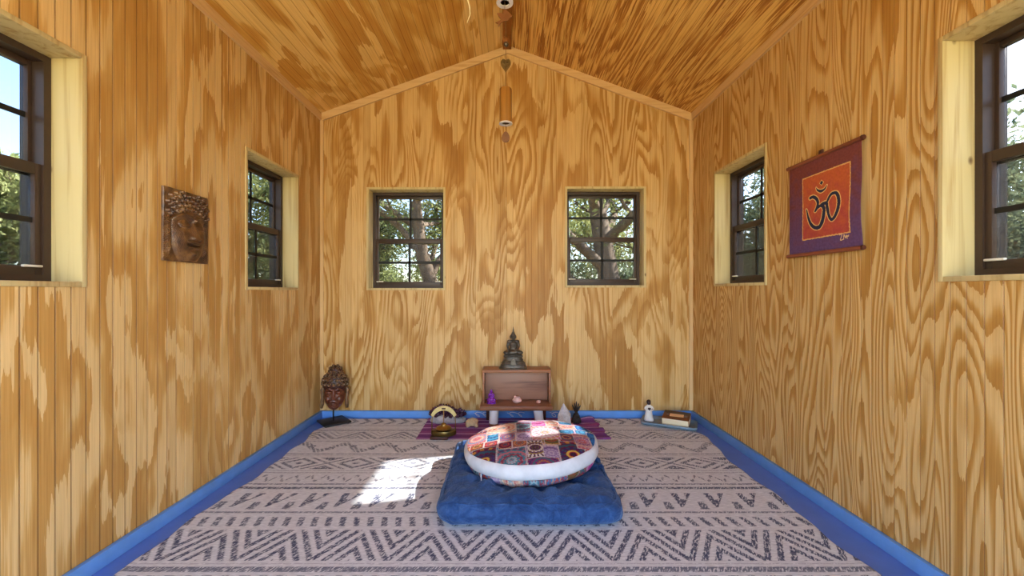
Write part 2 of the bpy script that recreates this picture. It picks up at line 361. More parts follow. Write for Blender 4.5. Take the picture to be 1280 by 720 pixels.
# ------------------------------------------------------------------ windows
def window(idx, axis, at, out, hole, sticker=False):
    a0, a1, z0, z1 = hole
    root = empty('window_%d' % idx, ((a0 + a1) / 2, at + out * .1, z0) if axis == 0 else (at + out * .1, (a0 + a1) / 2, z0)); tag(root, kind='structure')
    root_loc = root.location.copy()
    def bx(mb, A, Z, D, bev=0):
        lo = [min(A), at + out * D[0], Z[0]]; hi = [max(A), at + out * D[1], Z[1]]
        if axis == 1: lo = [lo[1], lo[0], lo[2]]; hi = [hi[1], hi[0], hi[2]]
        l = [min(x, y) for x, y in zip(lo, hi)]; h = [max(x, y) for x, y in zip(lo, hi)]
        mb.box(l, h, bev)
    def done(mb, name, mat, par):
        o = mb.build(name, mat, None, angle=40)
        o.data.transform(Matrix.Translation(-root_loc)); o.parent = par; return o
    t = .022; R = .105
    # lumber lining the opening: four boards, standing 6 mm proud of the plywood
    for nm, A, Z in (('jamb_board', (a0 - .012, a0 + .006), (z0 - .012, z1 + .012)), ('jamb_board', (a1 - .006, a1 + .012), (z0 - .012, z1 + .012)),
                     ('head_board', (a0 + .006, a1 - .006), (z1 - .006, z1 + .012)), ('sill_board', (a0 + .006, a1 - .006), (z0 - .012, z0 + .006))):
        m = MB(); bx(m, A, Z, (-.006, .195), .002); done(m, nm, M['jamb'], root)
    A0, A1, Z0, Z1 = a0 + .006, a1 - .006, z0 + .006, z1 - .006
    m = MB(); fw = .024
    bx(m, (A0, A0 + fw), (Z0, Z1), (R, R + .085)); bx(m, (A1 - fw, A1), (Z0, Z1), (R, R + .085))
    bx(m, (A0 + fw, A1 - fw), (Z1 - fw, Z1), (R, R + .085)); bx(m, (A0 + fw, A1 - fw), (Z0, Z0 + fw), (R, R + .085))
    done(m, 'frame', M['bronze'], root)
    zm = (Z0 + Z1) / 2 - .005
    def sash(name, lo, hi, d, sw, rb, rt, off):
        s0, s1 = A0 + fw - .002, A1 - fw + .002
        m = MB(); bx(m, (s0, s0 + sw), (lo, hi), (d, d + .026), .002); bx(m, (s1 - sw, s1), (lo, hi), (d, d + .026), .002)
        bx(m, (s0 + sw, s1 - sw), (hi - rt, hi), (d, d + .026), .002); bx(m, (s0 + sw, s1 - sw), (lo, lo + rb), (d, d + .026), .002)
        s = done(m, name, M['bronze'], root)
        g = MB(); bx(g, (s0 + sw - .004, s1 - sw + .004), (lo + rb - .004, hi - rt + .004), (d + .016, d + .0165)); done(g, 'pane', M['glass'], s)
        q = MB(); c = (s0 + s1) / 2; zc = (lo + rb + hi - rt) / 2
        bx(q, (c - .0095, c + .0095), (lo + rb, hi - rt), (d + .009, d + .014)); bx(q, (s0 + sw, s1 - sw), (zc - .0095, zc + .0095), (d + .009, d + .014))
        done(q, 'grille', M['grille'], s)
        return s, s0, s1
    up, s0, s1 = sash('upper_sash', zm - .02, Z1 - fw + .002, R + .042, .014, .038, .022, 0)
    if sticker:
        g = MB(); bx(g, (s1 - .085, s1 - .035), (Z1 - fw - .068, Z1 - fw - .044), (R + .052, R + .0525)); done(g, 'sticker', M['sticker'], up)
    lw, s0, s1 = sash('lower_sash', Z0 + .014, zm + .018, R + .008, .022, .040, .038, 1)
    for c in (s0 + .035, s1 - .035):
        g = MB(); bx(g, (c - .028, c + .028), (Z0 + .050, Z0 + .058), (R - .004, R + .010), .002); done(g, 'latch', M['latch'], lw)
    g = MB(); bx(g, (A0 + fw, A1 - fw), (Z0 + fw, zm), (R + .078, R + .0785)); done(g, 'insect_screen', M['screen'], root)
window(1, 0, YB, 1, HB[0]); window(2, 0, YB, 1, HB[1], True)
window(3, 1, XL, -1, HL[0]); window(4, 1, XL, -1, HL[1])
window(5, 1, XR, 1, HR[0]); window(6, 1, XR, 1, HR[1])
SKY_STRENGTH, SUN_STRENGTH, EXPOSURE = 1.9, 68.0, 0.53
# ================================================================== rug (pattern belongs to the weave, so it is a colour attribute of the mesh)
def tri(x, p): return np.abs(((x / p) % 1.0) - .5) * 2            # 0..1..0
def rug_ink(X, Y):
    ink = np.zeros_like(X)
    def put(mask, v=1.0): np.maximum(ink, np.where(mask, v, 0), out=ink)
    def band(a, b): return (Y > a) & (Y < b)
    for a, b, v in ((1.50, 1.53, .85), (1.545, 1.551, .4), (1.90, 1.915, .75), (2.128, 2.152, .95), (2.178, 2.190, .8), (2.318, 2.328, .6), (2.345, 2.353, .75), (2.555, 2.564, .7), (2.583, 2.595, .75), (2.80, 2.812, .8), (2.83, 2.836, .5), (3.015, 3.03, .7), (3.05, 3.06, .6), (3.13, 3.142, .6)):
        put(band(a, b), v)
    # big nested chevrons
    B = band(1.565, 1.765); h = (Y - 1.665)
    t = tri(X - .12, .29) - .5
    f = (h / .19 + t * 1.3)
    put(B & (((f * 2.2) % 1.0) < .50), 1.0)
    # slanted dashes
    B = band(1.785, 1.875); u = (X + (Y - 1.83) * .25)
    put(B & (((u / .062) % 1.0) < .42) & (np.abs(Y - 1.83) < .038), .95)
    # large triangles in pairs
    B = band(1.935, 2.085); p = .165; k = np.floor((X + .02) / p); q = (X + .02) / p - k; v = (Y - 1.935) / .15
    put(B & (q > .12) & (q < .12 + .62 * v) & (v > .12) & ~((q > .3) & (q < .34 + .2 * v) & (v > .6)), 1.0)
    put(B & (q > .80 - .16 * (1 - v)) & (q < .90) & (v < .45), .9)
    # little wave of dots
    B = band(2.20, 2.305); w = 2.252 + .03 * np.sin(X / .085 * 6.283)
    put(B & (np.abs(Y - w) < .012) & (((X / .03) % 1) < .7), .8)
    # diamonds with triangles between
    B = band(2.37, 2.535); p = .34; q = ((X + .05) / p) % 1.0; v = np.abs(Y - 2.452) / .082; dq = np.abs(q - .5) * 2
    r_ = dq * 1.35 + v
    put(B & (((r_ > .62) & (r_ < .92)) | (r_ < .22) | ((r_ > 1.25) & (r_ < 1.45))), .9)
    put(B & (r_ > 1.75) & (v > .3), .95)
    # S zigzag with dots
    B = band(2.61, 2.785); w = 2.70 + .055 * (2 * np.clip(1.4 * (tri(X, .27) - .5) + .5, 0, 1) - 1)
    put(B & (np.abs(Y - w) < .030) & ((((X + Y * .6) / .028) % 1.0) < .66), .85)
    q = ((X + .0) / .135) % 1.0; put(B & (((q - .5) * .135) ** 2 + (Y - 2.70 - .02 * np.sign(np.sin(X / .27 * 6.283))) ** 2 < .02 ** 2), .9)
    # hatched triangles
    B = band(2.855, 3.0); p = .30; q = (X / p) % 1.0; v = (Y - 2.855) / .145; e = 1 - np.abs(q - .5) * 2
    put(B & (v < e) & ((((e - v) * 3.2) % 1.0) < .5), .85)
    put(B & (v > e) & ((((v - e) * 3.2) % 1.0) < .35), .55)
    # little chevrons near the back wall
    B = band(3.165, 3.30); s = np.abs(Y - 3.232) / .06
    put(B & ((((X / .10) + .5 * s) % 1.0) < .38), .8)
    # the part below the camera repeats the same bands
    near = Y < 1.48
    if near.any():
        h2 = (Y % .32) / .32
        t2 = tri(X, .27) - .5
        put(near & (h2 > .2) & (h2 < .8) & ((((h2 * 1.6 + t2) * 2.2) % 1.0) < .42), 1.0)
        put(near & ((h2 < .06) | ((h2 > .11) & (h2 < .14))), .8)
    return ink
def rug():
    ys = np.concatenate([np.arange(-.55, 1.35, .015), np.arange(1.35, 3.305, .0048), [3.315]])
    nx = 600; s = np.linspace(0, 1, nx)
    wob = lambda y, a: .010 * np.sin(y * 9 + a) + .006 * np.sin(y * 23 + 2 * a)
    lx = np.interp(ys, [-1, 1.49, 2.0, 2.5, 2.79, 3.02, 3.18, 3.33], [-1.43, -1.43, -1.405, -1.385, -1.385, -1.43, -1.36, -1.25]) + wob(ys, 0)
    rx = np.interp(ys, [-1, 1.49, 2.0, 2.6, 2.9, 3.08, 3.18, 3.33], [1.345, 1.345, 1.345, 1.355, 1.40, 1.385, 1.18, 1.06]) + wob(ys, 2)
    X = lx[None, :] + (rx - lx)[None, :] * s[:, None]; Y = np.repeat(ys[None, :], nx, 0)
    XP = np.repeat((lx.mean() + (rx.mean() - lx.mean()) * s)[:, None], len(ys), 1)
    edge = np.minimum(s, 1 - s)[:, None] * 2.8 + 0 * Y; back = 3.3155 - Y
    Z = .007 + .004 * np.clip(1 - edge / .08, 0, 1) * (1 + np.sin(Y * 19) * .6) * np.clip(edge / .02, 0, 1)
    Z = np.where((edge < .004) | (back < .004), .0006, Z)
    V = np.stack([X, Y, Z], 2).reshape(-1, 3)
    o = fast_mesh('rug', V, grid_faces(nx, len(ys)), None)
    ink = rug_ink(X, Y).reshape(-1)
    vcol(o, np.repeat(ink[:, None], 3, 1))
    N = NT('woven_cotton_rug'); p = N.xyz(); a = N.attr(); sep = N.n('ShaderNodeSeparateColor'); N.t.links.new(a, sep.inputs[0])
    hatch = N.noise(N.comb(N.math('ADD', N.math('MULTIPLY', p[0], 135.0), N.math('MULTIPLY', p[1], -80.0)), N.math('ADD', N.math('MULTIPLY', p[1], 30.0), N.math('MULTIPLY', p[0], 26.0)), 0), 1.0, 2.0, .6)
    weft = N.noise(N.comb(N.math('MULTIPLY', p[0], 30.0), N.math('MULTIPLY', p[1], 260.0), 3.0), 1.0, 2.0, .6)
    k = N.math('MULTIPLY', sep.outputs[0], N.ramp(hatch, [(.38, (.0, .0, .0, 1)), (.50, (1, 1, 1, 1))]))
    k = N.math('MULTIPLY', k, N.ramp(weft, [(.3, (.55, .55, .55, 1)), (.5, (1, 1, 1, 1))]))
    bcol = N.mix(N.ramp(weft, [(.35, (0, 0, 0, 1)), (.65, (1, 1, 1, 1))]), L4(182, 184, 190), L4(217, 218, 221))
    c = N.mix(N.math('MULTIPLY', k, .92), bcol, L4(32, 42, 80))
    N.bsdf(c, .95, 0, .1, N.bump(weft, .5, .003)); o.data.materials.append(N.m)
    tag(o, 'cream woven rug with navy tribal zigzag bands covering the blue floor', 'rug')
rug()

# ------------------------------------------------------------------ purple runner
def runner():
    nx, ny = 150, 110; s = np.linspace(0, 1, nx)[:, None]; t = np.linspace(0, 1, ny)[None, :]
    yf = 2.842; yb = 3.318
    Y = yf + (yb - yf) * t + 0 * s
    xl = -.632 + .0 * t; xr = .715 + .012 * np.sin(t * 20) - .02 * t
    X = xl + (xr - xl) * s
    wr = np.clip((s - .90) / .10, 0, 1)
    Z = .0095 + .007 * wr * (1 + np.sin(t * 6.283 * 4.6 + s * 2)) + .0006 * np.sin(s * 60 + t * 9)
    Z = Z + .022 * np.exp(-((s - .97) / .05) ** 2 - ((t - .93) / .06) ** 2)
    e = np.minimum(np.minimum(s, 1 - s) * 1.35, np.minimum(t, 1 - t) * .48)
    Z = np.where(e < .002, .0074, Z)
    V = np.stack([X, Y, Z], 2).reshape(-1, 3); o = fast_mesh('altar_runner', V, grid_faces(nx, ny), None)
    tt = (t + .012 * np.sin(s * 5) + 0 * s)
    base = lin([128, 72, 138]); st = lin([204, 172, 208]); dk = lin([104, 52, 116]); rd = lin([140, 66, 122])
    C = np.tile(base, (nx, ny, 1))
    for a, w, c in ((.02, .008, st), (.13, .05, dk), (.24, .012, st), (.31, .012, rd), (.40, .03, dk), (.50, .014, st), (.60, .04, rd), (.70, .012, st), (.79, .03, dk), (.88, .012, st), (.96, .03, rd)):
        k = np.clip(1.4 - np.abs(tt - a) / w, 0, 1)[..., None]; C = C * (1 - k) + c * k
    vcol(o, C.reshape(-1, 3))
    N = NT('purple_striped_cotton'); p = N.xyz(); n1 = N.noise(N.comb(N.math('MULTIPLY', p[0], 60.0), N.math('MULTIPLY', p[1], 400.0), 0), 1.0, 2.0, .6)
    c = N.mix(1.0, N.attr(), N.ramp(n1, [(.3, (.8, .8, .8, 1)), (.7, (1.15, 1.15, 1.15, 1))]), 'MULTIPLY')
    N.bsdf(c, .8, 0, .2, N.bump(n1, .3, .002)); o.data.materials.append(N.m)
    tag(o, 'purple striped cotton runner lying on the rug under the altar bench', 'cloth')
runner()

# ------------------------------------------------------------------ big blue floor cushion
CC = (.100, 2.150); CW, CD, CH = .825, .80, .128
ZC = (.128, 2.235); ZRAD = .345
def cushion():
    root = empty('floor_cushion', (CC[0], CC[1], .007)); tag(root, 'large square blue velvet floor cushion under the round pillow', 'cushion')
    bm = bmesh.new(); bmesh.ops.create_cube(bm, size=2)
    bmesh.ops.subdivide_edges(bm, edges=bm.edges[:], cuts=63, use_grid_fill=True)
    hx, hy, hz = CW / 2, CD / 2, CH / 2
    for v in bm.verts:
        x, y, z = v.co
        # rounded slab: big radius seen from the side, smaller seen from above
        rp = .085; rz = .055
        px, py, pz = x * hx, y * hy, z * hz
        qx = max(-hx + rp, min(hx - rp, px)); qy = max(-hy + rp, min(hy - rp, py))
        d = Vector((px - qx, py - qy)); L = max(abs(px - qx), abs(py - qy))
        if L > 1e-9 and d.length > 1e-9: d = d.normalized() * L
        r = d.length / rp                                             # 0 inside, 1 at the rim
        inset = rz * (1 - math.sqrt(max(0, 1 - min(1, abs(pz) / hz) ** 2.6))) * .9
        d = d * (1 - inset / rp * (1 if r > 0 else 0))
        X, Y = qx + d.x, qy + d.y
        e = min(1.0, max(0.0, 1 - max(abs(X) / hx, abs(Y) / hy)) * 5.0)
        Z = pz * (.60 + .40 * math.sqrt(e) if abs(z) > .999 else (.78 if True else 1))
        if abs(z) > .999: Z = pz * (.78 + .22 * e ** .6)
        wx, wy = X + CC[0], Y + CC[1]
        rr = math.hypot(wx - ZC[0], wy - ZC[1]); an = math.atan2(wy - ZC[1], wx - ZC[0])
        if z > .5:
            Z -= .048 * max(0, 1 - (rr / .375) ** 4) ** .8 if rr < .375 else 0
            k = math.exp(-((rr - .33) / .10) ** 2)
            Z += .011 * k * (math.sin(an * 17 + 1.5 * math.sin(an * 5)) + .6 * math.sin(an * 31 + 1))
            Z += .010 * mnoise.noise((X * 9, Y * 9, 1)) + .005 * mnoise.noise((X * 26, Y * 26, 2))
        elif z < -.5: Z = max(Z, -hz)
        if abs(z) < .999 or True:
            s = .006 * mnoise.noise((X * 11, Y * 11, Z * 20)) + .003 * mnoise.noise((X * 30, Y * 30, Z * 30))
            nrm = Vector((X / hx, Y / hy))
            if r > .3: X += s * nrm.x; Y += s * nrm.y
        v.co = (X, Y, Z + hz * 1.0)
    bmesh.ops.recalc_face_normals(bm, faces=bm.faces); me = bpy.data.meshes.new('cover'); bm.to_mesh(me); bm.free()
    zmin = min(v.co.z for v in me.vertices)
    for v in me.vertices: v.co.z -= zmin
    me.polygons.foreach_set('use_smooth', np.ones(len(me.polygons), dtype=bool))
    N = NT('blue_velvet'); t = N.n('ShaderNodeTexCoord'); n1 = N.noise(t.outputs['Object'], 16, 5.0, .65, .8); n2 = N.noise(t.outputs['Object'], 120, 2.0, .6)
    c = N.ramp(n1, [(.3, L4(22, 46, 88)), (.5, L4(34, 64, 112)), (.72, L4(58, 90, 140))])
    cr = N.n('ShaderNodeTexVoronoi', feature='DISTANCE_TO_EDGE'); N.put(cr.inputs['Vector'], t.outputs['Object']); cr.inputs['Scale'].default_value = 13
    h = N.math('ADD', N.math('MULTIPLY', n1, 1.2), N.math('MULTIPLY', n2, .25))
    h = N.math('ADD', h, N.math('MULTIPLY', N.math('MINIMUM', cr.outputs['Distance'], .06), 3.0))
    N.bsdf(c, .8, 0, .2, N.bump(h, .7, .014), **{'Sheen Weight': .25, 'Sheen Roughness': .4, 'Sheen Tint': (.5, .68, 1, 1)})
    me.materials.append(N.m); link(bpy.data.objects.new('cover', me), root)
    # stitched seam along the upper edge
    sm = MB(); P = []
    top = hz + hz * .62
    for k in range(161):
        a = 2 * math.pi * k / 160; ca, sa = math.cos(a), math.sin(a); m = (abs(ca) ** 10 + abs(sa) ** 10) ** -.1
        x = ca * m * (hx - .022); y = sa * m * (hy - .022); P.append((x, y, top + .002 * math.sin(k * 1.3)))
    sm.tube(P, .0062, 6, cap=False); sm.build('seam', N.m, root, smooth=True)
cushion()

# ------------------------------------------------------------------ round patchwork pillow
def img2plan(zx, zy, z=.238):
    px = 570 + zx / 6.737; py = 520 + zy / 6.737; d = F * (CZ - z) / (py - CY); return (px - CX) * d / F, d
def pillow():
    tilt = math.radians(-3.6)
    root = empty('round_pillow', (ZC[0], ZC[1], .0)); tag(root, 'round mandala patchwork pillow with white side band on blue cushion', 'pillow')
    Rm = Matrix.Translation((0, 0, .190)) @ Matrix.Rotation(tilt, 4, 'Y') @ Matrix.Rotation(math.radians(-1.2), 4, 'X')
    R = ZRAD; hb = .036
    # -------- patches read off the photograph: x0,x1,y0,y1 (zoomed picture) and style
    PT = [(-70, 120, 200, 330, 'red'), (120, 240, 205, 262, 'olive'), (240, 360, 215, 262, 'red'), (360, 480, 235, 290, 'red'), (480, 607, 235, 287, 'rust'),
          (120, 345, 262, 430, 'purplegold'), (345, 605, 290, 460, 'teal'), (607, 745, 252, 365, 'plumgold'), (745, 880, 290, 395, 'lilac'), (607, 890, 365, 460, 'magenta'),
          (880, 1112, 258, 440, 'purplegold'), (745, 872, 205, 285, 'olive'), (872, 1005, 158, 200, 'bluestrip'), (872, 1005, 200, 262, 'red'), (1005, 1135, 158, 190, 'bluestrip'), (1005, 1135, 190, 310, 'lilacred'),
          (1135, 1300, 170, 320, 'blue'), (510, 640, 60, 178, 'teal'), (510, 640, 178, 248, 'lilac'), (370, 510, 165, 245, 'bluered'), (265, 370, 130, 215, 'bluestrip'),
          (100, 265, 130, 215, 'pinkred'), (265, 510, 60, 165, 'cream'), (640, 760, 60, 130, 'pink'), (640, 875, 130, 248, 'pinkflower'), (760, 875, 60, 130, 'cream'), (875, 1010, 100, 158, 'pinkred')]
    rects = []
    for x0, x1, y0, y1, s in PT:
        ym = (y0 + y1) / 2; xa, yy = img2plan(x0, ym); xb, _ = img2plan(x1, ym); _, ya = img2plan(0, y1); _, yb = img2plan(0, y0)
        rects.append((xa - ZC[0], xb - ZC[0], ya - ZC[1], yb - ZC[1], s))
    pal = {'red': [(150, 40, 58), (206, 92, 80), (96, 34, 70), (222, 170, 110), (60, 110, 130)], 'rust': [(176, 88, 60), (214, 150, 100), (120, 50, 60), (90, 120, 130)],
           'olive': [(136, 96, 56), (178, 60, 56), (96, 96, 60), (212, 170, 96)], 'purplegold': [(104, 26, 66), (186, 40, 54), (70, 40, 100), (52, 92, 112), (160, 34, 60), (206, 130, 58)],
           'teal': [(70, 132, 150), (196, 120, 130), (88, 70, 110), (160, 190, 196), (150, 60, 84)], 'plumgold': [(92, 20, 100), (160, 130, 62), (60, 44, 50), (236, 226, 210)],
           'lilac': [(170, 146, 184), (196, 176, 204), (120, 90, 140), (214, 196, 210)], 'magenta': [(140, 26, 104), (84, 22, 96), (190, 110, 60), (64, 110, 120)],
           'bluestrip': [(40, 124, 166), (90, 160, 190), (60, 70, 120)], 'lilacred': [(186, 132, 160), (206, 90, 96), (150, 100, 150), (230, 190, 170)], 'blue': [(44, 120, 190), (80, 150, 210), (30, 80, 150)],
           'bluered': [(60, 136, 180), (200, 90, 86), (226, 160, 120), (160, 70, 90)], 'pinkred': [(222, 140, 130), (206, 84, 86), (240, 200, 170), (120, 150, 180)],
           'cream': [(240, 214, 180), (226, 160, 140), (150, 176, 190), (206, 110, 110)], 'pink': [(226, 120, 190), (240, 180, 210), (190, 70, 150)], 'pinkflower': [(226, 150, 180), (216, 170, 110), (180, 60, 100), (250, 240, 236)]}
    def mandala(x, y, c, rad, style, seed):
        P_ = [lin(q) for q in pal[style]]; rr = np.hypot(x - c[0], y - c[1]) / rad; an = np.arctan2(y - c[1], x - c[0]); n = [12, 16, 10, 14][seed % 4]
        out = np.tile(P_[0], x.shape + (1,))
        ring = np.floor(rr * 9.0 + .28 * np.abs(np.cos(an * n / 2)))
        for k in range(14): out[ring == k] = P_[0] if k % 2 == 0 else P_[1 + (k // 2 + seed) % (len(P_) - 1)]
        fr = (rr * 9.0) % 1.0; pet = (np.cos(an * n * (1 + np.floor(rr * 2))) > .35) & (fr > .3) & (fr < .75)
        out[pet] = P_[1 + (seed + 2) % (len(P_) - 1)]
        if style in ('plumgold',): out[(rr > .62) & (rr < .9) & (np.cos(an * 24) > 0)] = lin((240, 232, 220)); out[rr > .9] = P_[0]
        if style == 'pinkflower': out[(rr > .22) & (rr < .55) & (np.cos(an * 14) > -.3)] = lin((250, 244, 240))
        if style == 'purplegold': out[(rr > .15) & (rr < .23)] = lin((226, 190, 84)); out[rr < .11] = lin((60, 24, 60)); out[(np.abs(rr - .78) < .07) & (np.cos(an * 15) > .2)] = lin((214, 150, 56))
        return out
    def colour(x, y, seed0=0):
        C = np.zeros(x.shape + (3,)); g = .105
        ix = np.floor((x + 3) / g).astype(int); iy = np.floor((y + 3) / g).astype(int); keys = list(pal)
        for i in np.unique(ix):
            for j in np.unique(iy):
                m = (ix == i) & (iy == j)
                if m.any():
                    st = keys[(i * 7 + j * 5 + seed0) % len(keys)]; c = ((i + .5) * g - 3, (j + .5) * g - 3); C[m] = mandala(x[m], y[m], c, g * .55, st, i + j)
        seam = (np.abs(((x + 3) / g) % 1 - .0) < .025) | (np.abs(((y + 3) / g) % 1) < .025)
        C[seam] = lin((212, 196, 190))
        if seed0 == 0:
            for q, (xa, xb, ya, yb, s) in enumerate(rects):
                m = (x >= xa) & (x <= xb) & (y >= ya) & (y <= yb)
                if not m.any(): continue
                c = ((xa + xb) / 2, (ya + yb) / 2); rad = max(xb - xa, yb - ya) * .56
                C[m] = mandala(x[m], y[m], c, rad, s, q)
                e = .0035; m2 = m & ((x < xa + e) | (x > xb - e) | (y < ya + e) | (y > yb - e)); C[m2] = lin((216, 204, 198))
        return C
    N = NT('mandala_patchwork_cotton'); t = N.n('ShaderNodeTexCoord'); n1 = N.noise(t.outputs['Object'], 300, 2, .5)
    N.bsdf(N.mix(1.0, N.attr(), (.64, .61, .65, 1), 'MULTIPLY'), .85, 0, .2, N.bump(n1, .2, .002)); matp = N.m
    NW = NT('white_cotton_canvas'); t = NW.n('ShaderNodeTexCoord'); n1 = NW.noise(t.outputs['Object'], 14, 4, .6); NW.bsdf(NW.ramp(n1, [(.3, L4(186, 186, 193)), (.7, L4(206, 206, 212))]), .85, 0, .2, NW.bump(n1, .25, .01))
    nr, na = 150, 420
    def cap(name, sgn, h):
        r = np.sin(np.linspace(0, 1, nr) * np.pi / 2)[:, None]; a = np.linspace(0, 2 * np.pi, na, endpoint=False)[None, :]
        rr = r * R * (1 + .006 * np.sin(a * 9) * r ** 8); X = rr * np.cos(a); Y = rr * np.sin(a)
        Z = hb + (h * (1 - r ** 2.2) ** .85 if sgn > 0 else h * (1 - r ** 7) ** .5) + .004 * np.sin(a * 13 + 2 * np.sin(a * 3)) * np.exp(-((r - .9) / .1) ** 2)
        if sgn > 0: Z = Z - .006 * np.exp(-(r / .05) ** 2) + .0035 * np.sin(X * 26 + 1) * np.sin(Y * 23) * (1 - r ** 4)
        V = np.stack([X, Y, sgn * Z], 2).reshape(-1, 3)
        i = np.arange(nr - 1)[:, None]; j = np.arange(na)[None, :]; A = (i * na + j).ravel(); B = (i * na + (j + 1) % na).ravel()
        Fq = np.stack([A, A + na, B + na, B], 1)
        if sgn < 0: Fq = Fq[:, ::-1]
        o = fast_mesh(name, V, Fq, matp, root); vcol(o, colour(X, Y, 0 if sgn > 0 else 3).reshape(-1, 3)); o.data.transform(Rm); return o
    cap('top_cover', 1, .040); cap('bottom_cover', -1, .062)
    nb, na2 = 22, 240; V = []; 
    for i in range(nb):
        ph = -1 + 2 * i / (nb - 1)
        for k in range(na2):
            a = 2 * math.pi * k / na2
            r = (R + .017 * (1 - ph * ph) ** .7) * (1 + .006 * math.sin(a * 9)) + .0025 * mnoise.noise((math.cos(a) * 7, math.sin(a) * 7, ph * .5)); V.append((r * math.cos(a), r * math.sin(a), ph * hb))
    Fq = [(i * na2 + k, i * na2 + (k + 1) % na2, (i + 1) * na2 + (k + 1) % na2, (i + 1) * na2 + k) for i in range(nb - 1) for k in range(na2)]
    o = mesh('side_band', V, Fq, NW.m, root, True); o.data.transform(Rm); o['label'] = 'white side band'
    # zip pull hanging on the left
    zb = MB(); a = math.radians(222); zb.box((R * math.cos(a) - .003, R * math.sin(a) - .018, -.075), (R * math.cos(a) + .003, R * math.sin(a) - .014, -.030), .001); o = zb.build('zip_pull', NW.m, root); o.data.transform(Rm)
pillow()
# ================================================================== altar bench and what stands on and around it
M['walnut'] = wood('bench_walnut', 2, 0, L4(150, 98, 66), L4(108, 66, 44), 11, .45, 34, 1.5)
M['walnut_panel'] = wood('bench_panel_walnut', 2, 0, L4(154, 110, 88), L4(104, 70, 60), 14, .45, 16, 1.1)
M['darkwood'] = plain('dark_red_wood', L4(74, 36, 22), .5, 0, .4, 30, .25)
M['white_paint'] = plain('white_leg_paint', L4(226, 224, 224), .45, 0, .4, 20, .04)
BX0, BX1 = -.190, .336
def bench():
    c = (BX0 + BX1) / 2; r = empty('altar_bench', (c, 3.2, .0105)); tag(r, 'small walnut altar bench with white legs on purple cloth', 'bench')
    L = Vector((-c, -3.2, -.0105))
    def bx(name, lo, hi, mat, bev=.003, lab=None):
        m = MB(); m.box(lo, hi, bev, Matrix.Translation(L)); o = m.build(name, mat, r, angle=40)
        if lab: o['label'] = lab
        return o
    bx('seat_board', (-.204, 3.075, .137), (.338, 3.325, .169), M['walnut'])
    bx('top_board', (BX0, 3.155, .404), (BX1, 3.318, .426), M['walnut'])
    bx('side_board', (BX0, 3.16, .169), (BX0 + .016, 3.318, .404), M['walnut']); bx('side_board', (BX1 - .016, 3.16, .169), (BX1, 3.318, .404), M['walnut'])
    bx('back_panel', (BX0 + .016, 3.27, .169), (BX1 - .016, 3.292, .404), M['walnut_panel'])
    for x0, x1, s in ((-.098, -.104, 0), (.232, .246, 0)):
        m = MB(); m.tube([Vector((x1, 3.122, .030)) + L, Vector((x0, 3.128, .137)) + L], [.034, .036], 24); g = m.build('leg', M['white_paint'], r, angle=50); g['label'] = 'white painted front leg'
        m = MB(); m.tube([Vector((x1, 3.122, .0105)) + L, Vector((x1, 3.122, .030)) + L], [.033, .034], 24); m.build('foot', M['walnut'], g, angle=50)
    for x in (-.15, .290):
        m = MB(); m.box((x - .016, 3.25, .0105), (x + .016, 3.282, .137), .003, Matrix.Translation(L)); m.build('leg', M['darkwood'], r, angle=40)['label'] = 'dark wood back leg'
bench()

def seated_figure(mb, s=1.0, o=(0, 0, 0), spire=True):
    """cross-legged figure, one hand in the lap, base at z 0; unit: height of body about 1"""
    def P(x, y, z): return (o[0] + x * s, o[1] + y * s, o[2] + z * s)
    R = lambda *a: tuple(q * s for q in a)
    mb.ball(P(0, 0, .13), R(.33, .24, .13)); mb.ball(P(-.25, -.08, .10), R(.17, .16, .09)); mb.ball(P(.25, -.08, .10), R(.17, .16, .09))
    mb.tube([P(-.34, -.08, .10), P(-.12, -.24, .12), P(.12, -.25, .13)], R(.085, .075, .05), 10); mb.tube([P(.34, -.08, .10), P(.12, -.22, .15), P(-.12, -.23, .16)], R(.085, .075, .05), 10)
    mb.tube([P(0, .02, .12), P(0, .01, .32), P(0, .0, .50), P(0, .0, .60)], R(.17, .145, .175, .10), 16)
    mb.tube([P(-.17, 0, .55), P(.17, 0, .55)], R(.085, .085), 12); mb.ball(P(-.18, 0, .55), R(.085, .08, .085)); mb.ball(P(.18, 0, .55), R(.085, .08, .085))
    mb.tube([P(-.19, 0, .55), P(-.235, .0, .38), P(-.20, -.12, .24)], R(.07, .06, .048), 10); mb.tube([P(.19, 0, .55), P(.235, .0, .38), P(.19, -.10, .25), P(.05, -.22, .22)], R(.07, .06, .05, .04), 10)
    mb.tube([P(-.20, -.12, .24), P(-.19, -.21, .17)], R(.045, .035), 8)
    mb.tube([P(0, 0, .58), P(0, 0, .70)], R(.065, .06), 12)
    mb.ball(P(0, -.01, .775), R(.118, .12, .145)); mb.ball(P(0, -.125, .77), R(.022, .03, .032))
    mb.ball(P(-.12, 0, .745), R(.022, .035, .075)); mb.ball(P(.12, 0, .745), R(.022, .035, .075))
    mb.ball(P(0, .015, .91), R(.07, .07, .06))
    if spire: mb.lathe([(.050 * s, .93 * s), (.036 * s, 1.0 * s), (.024 * s, 1.08 * s), (.008 * s, 1.19 * s)], o, 12)
